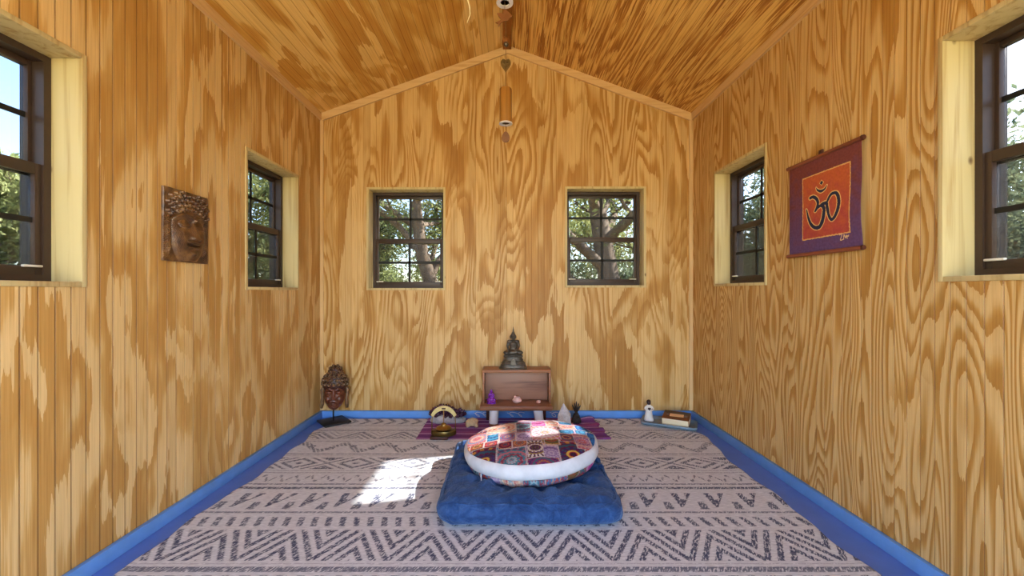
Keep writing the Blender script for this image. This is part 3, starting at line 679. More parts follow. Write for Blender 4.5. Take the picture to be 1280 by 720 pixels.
def buddha():
    r = empty('buddha_statue', (.047, 3.235, .426)); tag(r, 'bronze seated buddha statue with pointed crown on top of the altar bench', 'statue')
    met = plain('aged_bronze', L4(92, 84, 74), .45, .55, .5, 34, .35, .25)
    m = MB()
    prof = [(.111, 0), (.113, .006), (.108, .012), (.104, .014), (.098, .030), (.092, .036), (.095, .041), (.090, .047), (.080, .058), (.076, .062), (.080, .067), (.076, .073), (.068, .088), (.066, .094), (.071, .100), (.070, .107), (.060, .112)]
    n = 48; V = []; 
    for rad, z in prof:
        for k in range(n):
            a = 2 * math.pi * k / n; ca, sa = math.cos(a), math.sin(a); q = (abs(ca) ** 3 + abs(sa) ** 3) ** (-1 / 3)
            V.append((rad * ca * q, rad * .62 * sa * q, z))
    Fq = [(i * n + k, i * n + (k + 1) % n, (i + 1) * n + (k + 1) % n, (i + 1) * n + k) for i in range(len(prof) - 1) for k in range(n)] + [tuple(range(n))[::-1], tuple((len(prof) - 1) * n + k for k in range(n))]
    m.add(V, Fq); m.prism([(-.022, .034), (.022, .034), (.014, .082), (-.014, .082)], -.062, -.040)
    for k in range(14):
        x = -.07 + .14 * k / 13; m.ball((x, -.045 * (1 - (x / .10) ** 2) ** .5 - .010, .100), (.006, .006, .008), None, 8, 6)
    m.build('pedestal', met, r, angle=35)
    f = MB(); seated_figure(f, .186, (0, .0, .105)); f.remesh('figure', met, r, .0022, 2)
buddha()
def purple_figure():
    N = NT('purple_resin'); t = N.n('ShaderNodeTexCoord'); n1 = N.noise(t.outputs['Object'], 90, 3, .6)
    N.bsdf(N.ramp(n1, [(.3, L4(96, 20, 130)), (.6, L4(160, 60, 190)), (.75, L4(206, 140, 224))]), .2, 0, .6, None, **{'Transmission Weight': .25})
    r = empty('purple_figurine', (-.122, 3.165, .169)); tag(r, 'tiny purple seated figurine on the left end of the bench seat', 'figurine')
    m = MB(); m.lathe([(.036, 0), (.037, .006), (.030, .012), (.034, .020), (.028, .026)], (0, 0, 0), 20, 1, .75); m.build('pedestal', N.m, r, angle=40)
    f = MB(); seated_figure(f, .088, (0, 0, .02), False); f.remesh('figure', N.m, r, .0018, 1)
purple_figure()
def rock(mb, c, r, n, seed, sub=0):
    q = np.random.default_rng(seed); bm = bmesh.new()
    for i in range(n):
        d = q.normal(size=3); d /= np.linalg.norm(d); k = .82 + .22 * q.random(); bm.verts.new((c[0] + d[0] * r[0] * k, c[1] + d[1] * r[1] * k, max(c[2] - r[2] * .8, c[2] + d[2] * r[2] * k)))
    g = bmesh.ops.convex_hull(bm, input=bm.verts); bmesh.ops.delete(bm, geom=[v for v in g['geom_interior'] if isinstance(v, bmesh.types.BMVert)], context='VERTS')
    bmesh.ops.bevel(bm, geom=bm.edges[:], offset=min(r) * .06, segments=1, affect='EDGES')
    bm.verts.index_update(); mb.add([v.co for v in bm.verts], [[v.index for v in f.verts] for f in bm.faces]); bm.free()
quartz = plain('rose_quartz', L4(226, 178, 166), .35, 0, .5, 30, .12, .1, **{'Subsurface Weight': .3, 'Subsurface Radius': (.02, .01, .01)})
def stone(name, lab, cat, loc, r, n, seed, mat, extra=None):
    e = MB(); rock(e, (0, 0, r[2] * .8), r, n, seed)
    if extra: extra(e)
    o = e.build(name, mat, None); o.location = loc; return tag(o, lab, cat)
stone('rose_quartz_stone', 'rough pink rose quartz lump in the middle of the bench seat', 'stone', (.074, 3.165, .169), (.044, .034, .032), 26, 5, quartz, lambda e: rock(e, (-.012, 0, .052), (.016, .014, .012), 12, 8))
stone('quartz_pebble', 'small round pale pink pebble at the right end of the bench seat', 'stone', (.240, 3.165, .169), (.021, .018, .017), 40, 9, quartz)
tan = plain('tan_stone', L4(196, 164, 124), .75, 0, .3, 50, .2, .4)
def tan_arch():
    m = MB(); m.ball((-.022, 0, .034), (.026, .030, .030)); m.ball((.020, 0, .036), (.026, .030, .030)); m.ball((0, 0, .040), (.034, .030, .030)); m.ball((.0, .0, .024), (.026, .026, .016)); m.ball((-.032, 0, .014), (.016, .026, .016)); m.ball((.034, 0, .014), (.015, .026, .016)); m.ball((.034, .0, .046), (.014, .02, .016))
    for v in range(len(m.V)):
        x, y, z = m.V[v]; k = 1 + .10 * mnoise.noise((x * 60, y * 60, z * 60)); m.V[v] = (x * k, y * k, max(0, z * k))
    o = m.remesh('tan_stone', tan, None, .003, 1); o.location = (-.264, 3.09, .0105); tag(o, 'arched tan stone on the purple cloth left of the bench', 'stone')
tan_arch()

# ------------------------------------------------------------------ brass bell gate
brass = plain('worn_brass', L4(158, 124, 66), .32, .9, .5, 40, .2)
brass_d = plain('dark_brass', L4(94, 74, 36), .3, .8, .5, 30, .3)
def bell():
    X, Y = -.443, 2.875; r = empty('hanging_bell', (X, Y, .0105)); tag(r, 'brass table bell hanging in an arch stand on the purple cloth', 'bell')
    m = MB(); m.box((-.086, -.052, 0), (.036, .040, .018), .003); m.build('plinth', M['darkwood'], r, angle=40)
    m = MB(); m.lathe([(.078, .018), (.086, .022), (.088, .030), (.088, .046), (.085, .052), (.070, .055), (0, .055)], (0, 0, 0), 40, 1, .6); m.build('base', brass_d, r, angle=40)
    for sx in (-1, 1):
        m = MB(); m.tube([(.082 * sx, 0, .050), (.082 * sx, 0, .11), (.078 * sx, 0, .150), (.070 * sx, 0, .168)], .0032, 10); m.build('post', brass, r, smooth=True)
    poly = []; n = 28
    a0, a1 = math.radians(22), math.radians(158)
    for k in range(n + 1):
        a = a0 + (a1 - a0) * k / n; poly.append((.096 * math.cos(a), .116 + .104 * math.sin(a)))
    for k in range(n + 1):
        a = a1 + (a0 - a1) * k / n; poly.append((.076 * math.cos(a), .116 + .072 * math.sin(a)))
    m = MB()
    for k in range(n):
        q = [poly[k], poly[k + 1], poly[2 * n - k], poly[2 * n + 1 - k]]; m.prism(q, -.004, .004)
    m.build('arch', plain('pale_brass', L4(190, 168, 112), .4, .4, .5, 40, .12), r)
    m = MB(); m.box((-.014, -.008, .196), (.014, .008, .206), .002); m.build('hook_block', M['darkwood'], r)
    m = MB(); m.tube([(0, 0, .198), (0, 0, .095)], .0028, 8); m.build('rod', brass, r, smooth=True)
    m = MB(); m.lathe([(.052, .062), (.054, .066), (.050, .072), (.036, .080), (.020, .084), (.018, .090), (.014, .098), (.006, .101), (0, .102)], (0, 0, 0), 36, 1, 1); m.lathe([(0, .076), (.030, .074), (.052, .062)], (0, 0, 0), 36); m.build('bell', brass, r, angle=50)
bell()

# ------------------------------------------------------------------ amethyst cluster
def amethyst():
    X, Y = -.47, 3.215; r = empty('amethyst_cluster', (X, Y, .0115)); tag(r, 'dark amethyst geode with pale rock base behind the brass bell', 'crystal')
    grey = plain('geode_rock', L4(176, 170, 168), .7, 0, .3, 34, .25, .5)
    N = NT('amethyst_points'); t = N.n('ShaderNodeTexCoord'); n1 = N.noise(t.outputs['Object'], 70, 3, .6); N.bsdf(N.ramp(n1, [(.35, L4(40, 22, 36)), (.6, L4(84, 48, 70)), (.78, L4(150, 120, 140))]), .18, 0, .6)
    m = MB(); m.ball((-.025, 0, .018), (.105, .065, .046)); m.ball((.095, .0, .012), (.048, .045, .034)); m.ball((.045, .0, .010), (.07, .05, .028))
    for i, v in enumerate(m.V):
        x, y, z = v; k = 1 + .14 * mnoise.noise((x * 40, y * 40, z * 40)); m.V[i] = (x * k, y * k, max(0, z * k))
    m.remesh('rock_base', grey, r, .004, 0)
    q = np.random.default_rng(4)
    def crust(c, rad, n, l):
        mb = MB()
        for i in range(n):
            d = q.normal(size=3); d[2] = abs(d[2]) + .25; d[1] -= .1; d /= np.linalg.norm(d)
            p = np.array(c) + d * np.array(rad); s = l * (.6 + .8 * q.random()); w = s * .34
            dv = Vector(d); u = dv.orthogonal().normalized(); vv = dv.cross(u); P = Vector(p) - dv * s * .5
            V = []
            for h, ww in ((0, w), (s * .6, w)):
                for k in range(6): V.append(P + dv * h + (u * math.cos(k * 1.0472) + vv * math.sin(k * 1.0472)) * ww)
            V.append(P + dv * s * 1.1); Fq = [(k, (k + 1) % 6, 6 + (k + 1) % 6, 6 + k) for k in range(6)] + [(6 + k, 6 + (k + 1) % 6, 12) for k in range(6)]
            mb.add([(a.x, a.y, max(.002, a.z)) for a in V], Fq)
        return mb
    crust((-.025, .005, .046), (.100, .056, .068), 230, .034).build('crystal_crust', N.m, r)
    crust((.095, .0, .046), (.042, .040, .044), 110, .028).build('crystal_crust', N.m, r)
amethyst()
# ------------------------------------------------------------------ clear quartz tower
def tower():
    N = NT('clear_quartz'); t = N.n('ShaderNodeTexCoord'); n1 = N.noise(t.outputs['Object'], 22, 4, .65, 1.0)
    N.bsdf(N.ramp(n1, [(.3, L4(186, 182, 178)), (.55, L4(226, 222, 220)), (.72, L4(250, 250, 250))]), .08, 0, .6, None, **{'Transmission Weight': .2, 'IOR': 1.5})
    n = 6; V = []; ang = [0.35 + k * 1.0472 + (.12 if k % 2 else -.08) for k in range(6)]
    for z, s in ((0, 1.0), (.125, .90)):
        for k in range(6): V.append((.058 * s * math.cos(ang[k]), .052 * s * math.sin(ang[k]), z + (.014 * math.sin(k * 2.1) if z > 0 else 0)))
    V.append((-.004, 0, .208)); Fq = [(k, (k + 1) % 6, 6 + (k + 1) % 6, 6 + k) for k in range(6)] + [(6 + k, 6 + (k + 1) % 6, 12) for k in range(6)] + [(5, 4, 3, 2, 1, 0)]
    bm = bmesh.new(); vs = [bm.verts.new(v) for v in V]
    for f in Fq: bm.faces.new([vs[i] for i in f])
    bmesh.ops.bevel(bm, geom=bm.edges[:], offset=.0025, segments=1, affect='EDGES'); bmesh.ops.recalc_face_normals(bm, faces=bm.faces)
    me = bpy.data.meshes.new('crystal_point'); bm.to_mesh(me); bm.free(); me.materials.append(N.m)
    o = link(bpy.data.objects.new('crystal_point', me)); o.location = (.414, 3.0, .0105); tag(o, 'clear quartz crystal point standing on the cloth right of the bench', 'crystal')
tower()
# ------------------------------------------------------------------ dark spiky sculpture
def spiky():
    X, Y = .535, 3.195; r = empty('spiky_sculpture', (X, Y, .0115)); tag(r, 'small dark sculpture with spiky top right of the quartz point', 'sculpture')
    mt = plain('blackened_metal', L4(44, 36, 30), .45, .3, .5, 60, .35, .3)
    m = MB(); q = random.Random(3)
    for lv, (z, rad, n, s) in enumerate(((.012, .028, 11, .013), (.030, .024, 9, .012), (.048, .019, 8, .011), (.064, .013, 6, .009))):
        for k in range(n):
            a = k * 6.283 / n + lv * .4; m.ball((rad * math.cos(a), rad * math.sin(a), z), s, None, 8, 6)
    m.lathe([(.024, .002), (.026, .02), (.014, .07), (.010, .084)], (0, 0, 0), 14); m.remesh('body', mt, r, .0028, 0)
    m = MB()
    for dx, dy, h in ((-.030, 0, .140), (-.014, -.006, .156), (.002, .004, .164), (.018, -.004, .152), (.033, 0, .136), (-.006, -.016, .132), (.010, -.014, .128)):
        m.tube([(dx * .15, dy * .2, .078), (dx * .5, dy * .6, .104), (dx * .9, dy, h - .010), (dx, dy, h)], [.005, .006, .0048, .001], 7)
    m.build('spikes', mt, r, smooth=True)
spiky()
# ------------------------------------------------------------------ white cord curling along the baseboard
def cord():
    r = empty('looped_string', (.1, 3.333, .0)); cm = plain('white_cord', L4(222, 220, 222), .6)
    tag(r, 'thin white string curling in loops along the back baseboard behind the bench', 'string')
    for x0, x1, nl in ((-.270, -.150, 2), (.0, .14, 2), (.345, .41, 1)):
        P = []
        for k in range(nl * 24 + 1):
            t = k / 24.0; u = k / (nl * 24.0)
            P.append((x0 + (x1 - x0) * u - .1 + .030 * math.sin(t * 6.283), .0 - .0, .033 + .018 * math.cos(t * 6.283 + .4 * nl) ))
        m = MB(); m.tube(P, .0022, 6); m.build('loop', cm, r, smooth=True)
cord()

# ------------------------------------------------------------------ carved head on a stand, left corner
def head():
    X, Y = -1.347, 3.205; r = empty('carved_head', (X, Y, .011)); tag(r, 'dark carved buddha head on a black metal stand in the left corner', 'sculpture')
    blk = plain('black_iron', L4(30, 26, 28), .5, .2, .5, 40, .15)
    cw = plain('carved_dark_wood', L4(92, 46, 28), .35, 0, .5, 26, .35, .2); cg = plain('gilded_edge_wood', L4(104, 74, 46), .4, .1, .5, 50, .4, .2)
    m = MB(); m.box((-.098, -.098, 0), (.098, .098, .014), .002, Matrix.Rotation(math.radians(42), 4, 'Z')); m.build('base_plate', blk, r, angle=40)
    m = MB(); m.tube([(-.006, 0, .012), (-.004, 0, .14)], .006, 10); m.build('rod', blk, r, smooth=True)
    T = Matrix.Translation((0, 0, .1)) @ Matrix.Rotation(math.radians(14), 4, 'Z') @ Matrix.Rotation(math.radians(2), 4, 'Y')
    f = MB()
    f.ball((0, .01, .115), (.078, .062, .115)); f.ball((0, -.012, .055), (.050, .042, .055)); f.ball((0, -.018, .020), (.026, .024, .020))
    f.ball((0, .012, .205), (.092, .066, .088))
    f.tube([(0, -.050, .165), (0, -.064, .120), (0, -.074, .088)], [.010, .012, .016], 10); f.ball((-.014, -.060, .088), (.010, .010, .008)); f.ball((.014, -.060, .088), (.010, .010, .008))
    for s in (-1, 1):
        f.tube([(.010 * s, -.056, .162), (.034 * s, -.054, .170), (.060 * s, -.036, .158)], [.006, .008, .005], 8)
        f.ball((.034 * s, -.049, .142), (.021, .013, .011)); f.ball((.040 * s, -.040, .090), (.022, .018, .028))
    f.ball((0, -.056, .060), (.026, .012, .0065)); f.ball((0, -.053, .048), (.020, .012, .0065)); f.ball((0, -.046, .026), (.016, .014, .014))
    o = f.remesh('face', cw, r, .003, 1); o.data.transform(T)
    def ringed(name, cen, rad, rows, r0):
        """carved cap of hair and the raised rings of its curls"""
        m = MB(); m.ball(cen, tuple(q * .985 for q in rad), None, 32, 20)
        o = m.build('hair' if name is None else name, cw2, r, smooth=True); o.data.transform(T)
        g = MB()
        for el_, n, off in rows:
            el = math.radians(el_)
            for k in range(n):
                a = math.pi * (1 + (k + off) / n)
                nrm = Vector((math.cos(a) * math.cos(el) / rad[0], math.sin(a) * math.cos(el) / rad[1], math.sin(el) / rad[2])).normalized()
                p = Vector((cen[0] + rad[0] * math.cos(a) * math.cos(el), cen[1] + rad[1] * math.sin(a) * math.cos(el), cen[2] + rad[2] * math.sin(el)))
                MM = Matrix.Translation(p) @ nrm.to_track_quat('Z', 'Y').to_matrix().to_4x4(); i0 = len(g.V)
                g.lathe([(r0 * .62, .0), (r0 * .70, .005), (r0 * .90, .007), (r0 * 1.05, .004), (r0 * 1.08, -.002)], (0, 0, 0), 12)
                for j in range(i0, len(g.V)): g.V[j] = tuple(MM @ Vector(g.V[j]))
        c_ = g.build('curls', cg, o, smooth=True); c_.data.transform(T)
    cw2 = plain('dark_hair_wood', L4(58, 30, 22), .45, 0, .4, 30, .3)
    ringed('hair', (0, .012, .205), (.096, .070, .092), [(-2, 9, .5), (17, 8, .5), (36, 7, .5), (55, 5, .5)], .0135)
    ringed('topknot', (0, .012, .296), (.050, .044, .048), [(0, 5, .5), (32, 4, .5), (64, 2, .5)], .0115)
    for s in (-1, 1):
        e = MB(); e.tube([(.078 * s, .01, .185), (.092 * s, .012, .150), (.088 * s, .010, .090), (.090 * s, .006, .040), (.094 * s, .004, .010)], [.012, .016, .013, .016, .010], 10)
        o = e.build('ear', cg, r, smooth=True); o.data.transform(T)
head()

# ------------------------------------------------------------------ tray, figurine and book, right corner
TA = math.radians(-25); TC = (1.236, 3.150)
def tray():
    r = empty('slate_tray', (TC[0], TC[1], .0118), TA); tag(r, 'rectangular slate blue tray with raised rim in the right corner', 'tray')
    sl = plain('slate_blue_ceramic', L4(96, 112, 126), .4, 0, .5, 22, .12)
    def rr(hx, hy, rad, n=6):
        P = []
        for cx, cy, a0 in ((hx - rad, hy - rad, 0), (-hx + rad, hy - rad, 90), (-hx + rad, -hy + rad, 180), (hx - rad, -hy + rad, 270)):
            for k in range(n + 1):
                a = math.radians(a0 + 90 * k / n); P.append((cx + rad * math.cos(a), cy + rad * math.sin(a)))
        return P
    rings = [(rr(.182, .088, .025), 0), (rr(.195, .101, .03), .004), (rr(.200, .105, .03), .024), (rr(.196, .101, .03), .027), (rr(.190, .095, .028), .024), (rr(.180, .086, .024), .009), (rr(.12, .04, .02), .0085)]
    n = len(rings[0][0]); V = [(x, y, z) for P, z in rings for x, y in P]
    Fq = [(i * n + k, i * n + (k + 1) % n, (i + 1) * n + (k + 1) % n, (i + 1) * n + k) for i in range(len(rings) - 1) for k in range(n)] + [tuple(range(n))[::-1], tuple((len(rings) - 1) * n + k for k in range(n))]
    o = mesh('dish', V, Fq, sl, r, True)
tray()
def figurine():
    wh = plain('white_robe_paint', L4(214, 206, 200), .6, 0, .3, 40, .06); dk = plain('dark_brown_paint', L4(58, 30, 30), .5)
    r = empty('robed_figurine', (1.105, 3.215, .0212), math.radians(-10)); tag(r, 'small faceless figurine in a white robe holding a dark heart on tray', 'figurine')
    m = MB(); m.lathe([(.036, 0), (.037, .006), (.031, .035), (.024, .07), (.019, .090), (.022, .105), (.018, .118), (.009, .126)], (0, 0, 0), 24, 1, .8)
    m.tube([(-.020, 0, .112), (-.031, -.006, .092), (-.016, -.024, .086)], [.009, .009, .007], 10); m.tube([(.020, 0, .112), (.031, -.006, .092), (.016, -.024, .086)], [.009, .009, .007], 10)
    m.remesh('robe', wh, r, .0026, 2)
    m = MB(); m.ball((0, 0, .140), (.0155, .0155, .019)); m.ball((0, .006, .144), (.0165, .014, .019)); m.tube([(0, 0, .118), (0, 0, .13)], .007, 10); m.remesh('head', dk, r, .002, 1)
    m = MB(); m.ball((-.0045, -.026, .099), (.0075, .006, .008), Matrix.Rotation(.5, 4, 'Y'), 12, 8); m.ball((.0045, -.026, .099), (.0075, .006, .008), Matrix.Rotation(-.5, 4, 'Y'), 12, 8); m.ball((0, -.026, .093), (.006, .005, .008), None, 12, 8); m.build('heart', dk, r, smooth=True)
figurine()
def book():
    r = empty('thick_book', (1.287, 3.132, .0306), math.radians(-30)); r.rotation_euler = (math.radians(7), 0, math.radians(-30)); tag(r, 'thick closed book with brown cover lying on the slate tray', 'book')
    N = NT('page_edges'); o = N.xyz(); n1 = N.noise(N.comb(2.0, 3.0, N.math('MULTIPLY', o[2], 900.0)), 1.0, 1.0); N.bsdf(N.ramp(n1, [(.3, L4(206, 184, 148)), (.7, L4(236, 218, 186))]), .8)
    m = MB(); m.box((-.092, -.074, .003), (.092, .074, .054), .002); m.build('page_block', N.m, r, angle=40)
    cv = plain('brown_book_cover', L4(108, 58, 26), .5, 0, .4, 24, .25)
    m = MB(); m.box((-.094, -.077, .054), (.094, .078, .058), .0015); m.box((-.094, .0745, 0), (.094, .078, .058), .0015); m.box((-.094, -.077, 0), (.094, .078, .003), .001); m.build('cover', cv, r, angle=40)
    m = MB(); m.box((-.094, .026, .058), (.094, .078, .0588), .0003); m.build('dark_band', plain('dark_cover_band', L4(74, 50, 34), .5), r)['label'] = 'dark brown band along the spine'
    m = MB(); m.box((-.046, -.030, .0588), (.052, .022, .0602), .0005, Matrix.Rotation(.06, 4, 'Z')); m.build('paper_label', plain('peach_paper', L4(222, 180, 134), .8), r)['label'] = 'peach paper label'
    og = plain('ornament_grey', L4(120, 104, 100), .6)
    for lo, hi in (((.056, -.016, .058), (.078, .014, .0592)), ((-.068, -.012, .058), (-.054, .010, .0592))):
        m = MB(); m.box(lo, hi, .0004); m.build('ornament', og, r)
book()

# ================================================================== on the walls
def plaque():
    """carved relief face, .26 x .33, thick 35 mm, on the left wall"""
    Y0, Y1, Z0, Z1 = 1.815, 2.082, 1.166, 1.496
    r = empty('buddha_plaque', (XL, (Y0 + Y1) / 2, Z0)); tag(r, 'dark bronze relief plaque of a buddha face on the left wall', 'plaque')
    nu, nv = 190, 236; u = np.linspace(-1, 1, nu)[:, None]; v = np.linspace(0, 1, nv)[None, :]
    x = u * .1335; z = v * .33; x, z = np.broadcast_arrays(x, z)
    def G(cx, cz, sx, sz, p=2.0): return np.exp(-(np.abs((x - cx) / sx) ** p + np.abs((z - cz) / sz) ** p))
    def dome(cx, cz, sx, sz): return np.sqrt(np.clip(1 - ((x - cx) / sx) ** 2 - ((z - cz) / sz) ** 2, 0, 1))
    h = .011 + 0 * u + 0 * v
    h = h + .032 * np.clip(dome(.0, .135, .100, .150) * 1.25, 0, 1)                              # face mask
    h = h - .016 * (G(-.046, .178, .036, .022) + G(.046, .178, .036, .022))                       # eye hollows
    for s in (-1, 1):
        h = h + .015 * dome(.047 * s, .172, .029, .021)                                          # lids
        br = .214 - ((x - .047 * s) / .058) ** 2 * .030
        h = h + .009 * np.exp(-((z - br) / .006) ** 2) * (np.abs(x - .047 * s) < .052)           # brows
        h = h + .006 * G(.056 * s, .105, .030, .035)                                             # cheeks
        h = h - .0035 * np.exp(-((z - .166) / .0022) ** 2) * (np.abs(x - .047 * s) < .026)
    nose = np.exp(-(x / (.010 + .014 * np.clip((.205 - z) / .10, 0, 1))) ** 2) * (z < .215) * (z > .103) * np.clip((.22 - z) / .10, .25, 1)
    h = h + .024 * nose + .010 * (G(-.019, .112, .010, .009) + G(.019, .112, .010, .009))
    lip = .082 + ((x) / .042) ** 2 * .010
    h = h + .012 * np.exp(-((z - lip) / .0055) ** 2) * (np.abs(x) < .040) + .011 * G(0, .068, .026, .006) - .009 * np.exp(-((z - lip + .007) / .003) ** 2) * (np.abs(x) < .042)
    h = h + .013 * G(0, .036, .020, .014)
    for s in (-1, 1):                                                                            # long ears
        e = np.exp(-((x - .112 * s) / .011) ** 2) * np.clip((z - .03) / .02, 0, 1) * np.clip((.20 - z) / .02, 0, 1); h = h + .012 * e - .005 * np.exp(-((x - .112 * s) / .004) ** 2) * (z > .06) * (z < .19)
    hl = .232 - .9 * x ** 2 * 3.4                                                                 # hair line
    hair = np.clip((z - hl) / .006, 0, 1) * np.clip(1.25 - np.abs(x) / .118, 0, 1)
    h = h * (1 - hair) + (.030 + .0 * z) * hair
    for j in range(5):
        for i in range(-5, 6):
            cx = (i + .5 * (j % 2)) * .0255; cz = .246 + j * .0205 - .9 * cx ** 2 * 3.4 + .0
            if abs(cx) < .120 and cz < .322:
                h = h + .017 * dome(cx, cz, .0128, .0112) - .007 * dome(cx, cz, .0055, .005)
    bg_ = np.clip((np.abs(x) - .088) / .01, 0, 1) * (z < .2)
    h = h + .0016 * np.sin((z + np.abs(x) * .8) * 700) * bg_
    e = np.minimum(.1335 - np.abs(x), np.minimum(z, .33 - z)); h = np.where(e < .006, np.minimum(h, .018), h)
    h = h + .0008 * np.sin(x * 900 + 3 * np.sin(z * 200)) * np.sin(z * 800)
    # photo: seen from the room the near edge is on the left; far along +Y
    V = np.stack([h, x, z], 2).reshape(-1, 3); Fq = grid_faces(nu, nv)
    rim = [i * nv for i in range(nu)] + [(nu - 1) * nv + j for j in range(1, nv)] + [i * nv + nv - 1 for i in range(nu - 2, -1, -1)] + [j for j in range(nv - 2, 0, -1)]
    base_ = len(V); V = np.concatenate([V, np.array([[-.001, V[i][1], V[i][2]] for i in rim])]); k = len(rim)
    side = np.array([[rim[i], rim[(i + 1) % k], base_ + (i + 1) % k, base_ + i] for i in range(k)])
    N = NT('antique_bronze_resin'); t = N.n('ShaderNodeTexCoord'); n1 = N.noise(t.outputs['Object'], 22, 4, .6); n2 = N.noise(t.outputs['Object'], 160, 2, .6)
    c = N.ramp(n1, [(.34, L4(60, 38, 26)), (.52, L4(98, 66, 38)), (.66, L4(128, 92, 52)), (.8, L4(112, 92, 80))])
    N.bsdf(c, .36, .12, .6, N.bump(n2, .25, .002)); o = fast_mesh('relief', V, np.concatenate([Fq, side]), N.m, r)
    bm = bmesh.new(); bm.from_mesh(o.data); bmesh.ops.recalc_face_normals(bm, faces=bm.faces); bm.to_mesh(o.data); bm.free()
plaque()

def banner():
    Yf, Yn, Zb, Zt = 2.190, 1.742, 1.204, 1.688
    Wd, Ht = Yf - Yn, Zt - Zb
    r = empty('om_banner', (XR, (Yf + Yn) / 2, Zb)); tag(r, 'purple and orange batik wall hanging with an om sign on the right wall', 'wall hanging')
    nu, nv = 300, 320; u = np.linspace(0, 1, nu)[:, None]; v = np.linspace(0, 1, nv)[None, :]; u, v = np.broadcast_arrays(u, v)    # u: far -> near, v: top -> bottom
    off = .013 + .004 * np.sin(u * 3.1) + .010 * np.clip(u - .55, 0, 1) * np.sin(v * 3.14) + .003 * np.sin(v * 9 + u * 2) * u
    V = np.stack([-off, Wd / 2 - u * Wd, Ht - .012 - v * (Ht - .024)], 2).reshape(-1, 3)
    # pattern space: zoomed photo pixels unskewed to the inner panel
    gx, gy = u * Wd, v * Ht
    iu0, iu1, iv0, iv1 = .102, .390, .084, .408
    def uv(px, py):
        a = (px - 134) / 239.0; top = 275 - 92 * a; bot = 597 - 57 * a; return (iu0 + a * (iu1 - iu0), iv0 + (py - top) / (bot - top) * (iv1 - iv0))
    def dist(poly, wid):
        D = np.full(gx.shape, 9.0); P = [uv(*p) for p in poly]
        # smooth the stroke
        Q = []; Wq = []
        n = len(P)
        for i in range(n - 1):
            p0, p1, p2, p3 = P[max(i - 1, 0)], P[i], P[i + 1], P[min(i + 2, n - 1)]
            for k in range(8):
                t = k / 8.0
                Q.append(tuple(.5 * ((2 * b) + (c - a) * t + (2 * a - 5 * b + 4 * c - d) * t * t + (3 * b - a - 3 * c + d) * t ** 3) for a, b, c, d in zip(p0, p1, p2, p3)))
                Wq.append(wid[i] + (wid[i + 1] - wid[i]) * t)
        Q.append(P[-1]); Wq.append(wid[-1])
        for (ax, ay), (bx_, by), wa, wb in zip(Q[:-1], Q[1:], Wq[:-1], Wq[1:]):
            dx, dy = bx_ - ax, by - ay; L = dx * dx + dy * dy + 1e-12
            t = np.clip(((gx - ax) * dx + (gy - ay) * dy) / L, 0, 1); d = np.hypot(gx - ax - t * dx, gy - ay - t * dy) - (wa + (wb - wa) * t); np.minimum(D, d, out=D)
        return D
    w = .0085
    D = dist([(176, 372), (192, 365), (208, 372), (218, 392), (214, 418), (204, 438)], [w * .9, w, w, w, w * .9, w * .6])
    D = np.minimum(D, dist([(204, 440), (218, 420), (236, 408), (250, 420), (250, 455), (242, 495), (226, 522), (203, 524), (182, 508), (167, 478), (157, 440), (153, 432)], [w * .6, w * .8, w, w * 1.1, w * 1.2, w * 1.3, w * 1.2, w * 1.1, w, w * .8, w * .45, .001]))
    D = np.minimum(D, dist([(228, 412), (246, 398), (262, 395), (268, 418), (276, 455), (290, 478), (305, 465), (320, 425), (324, 380), (314, 345), (296, 342), (280, 356), (266, 388)], [w * .8, w, w, w, w * .9, w * .9, w, w * 1.1, w * 1.1, w * 1.0, w * .9, w * .9, w * .7]))
    D = np.minimum(D, dist([(209, 316), (218, 329), (234, 333), (252, 322), (265, 300)], [.001, w * .6, w * .85, w * .6, .001]))
    cx, cy = uv(238, 289); D = np.minimum(D, (np.abs(gx - cx) + np.abs(gy - cy)) - .011)
    nz = np.array([[mnoise.noise((i * .045, j * .045, 0)) for j in range(0, nv)] for i in range(0, nu)])
    nz2 = np.array([[mnoise.noise((i * .15, j * .15, 5)) for j in range(0, nv)] for i in range(0, nu)])
    def mixc(a, b, t): return lin(a) * (1 - t[..., None]) + lin(b) * t[..., None]
    C = mixc((116, 60, 54), (92, 66, 102), np.clip((v - .12) * 1.25 + nz * .35, 0, 1)); C = C * (1 + .18 * nz2[..., None])
    inner = mixc((182, 90, 50), (160, 64, 62), np.clip((v - .2) * 1.2 + nz * .5, 0, 1)); inner = inner * (1 + .16 * nz2[..., None])
    wx, wy = .0022 * nz2, .0022 * nz; m = (gx > iu0 + wx) & (gx < iu1 + wx) & (gy > iv0 + wy) & (gy < iv1 + wy)
    C[m] = inner[m]
    ed = np.maximum(np.maximum(iu0 - gx, gx - iu1), np.maximum(iv0 - gy, gy - iv1)) + wx; C[np.abs(ed) < .0028] = lin((214, 160, 96))
    D = D + .0012 * nz2
    C[D < .0042] = lin((222, 178, 112)); C[D < 0] = lin((46, 44, 62))
    for poly in ([(327, 556), (338, 553), (330, 582), (342, 578)], [(344, 578), (347, 554), (353, 570), (357, 556), (360, 572)], [(353, 566), (367, 556), (358, 563), (366, 561)]):
        C[dist(poly, [.0010] * len(poly)) < .0008] = lin((214, 176, 128))
    o = fast_mesh('cloth', V, grid_faces(nu, nv), None, r); vcol(o, C.reshape(-1, 3))
    sd = o.modifiers.new('thickness', 'SOLIDIFY'); sd.thickness = .0012
    N = NT('batik_cotton'); t = N.n('ShaderNodeTexCoord'); n1 = N.noise(t.outputs['Object'], 420, 2, .5); N.bsdf(N.attr(), .85, 0, .15, N.bump(n1, .25, .002)); o.data.materials.append(N.m)
    rod = wood('banner_rod', 2, 1, L4(132, 72, 48), L4(88, 42, 30), 3, .45)
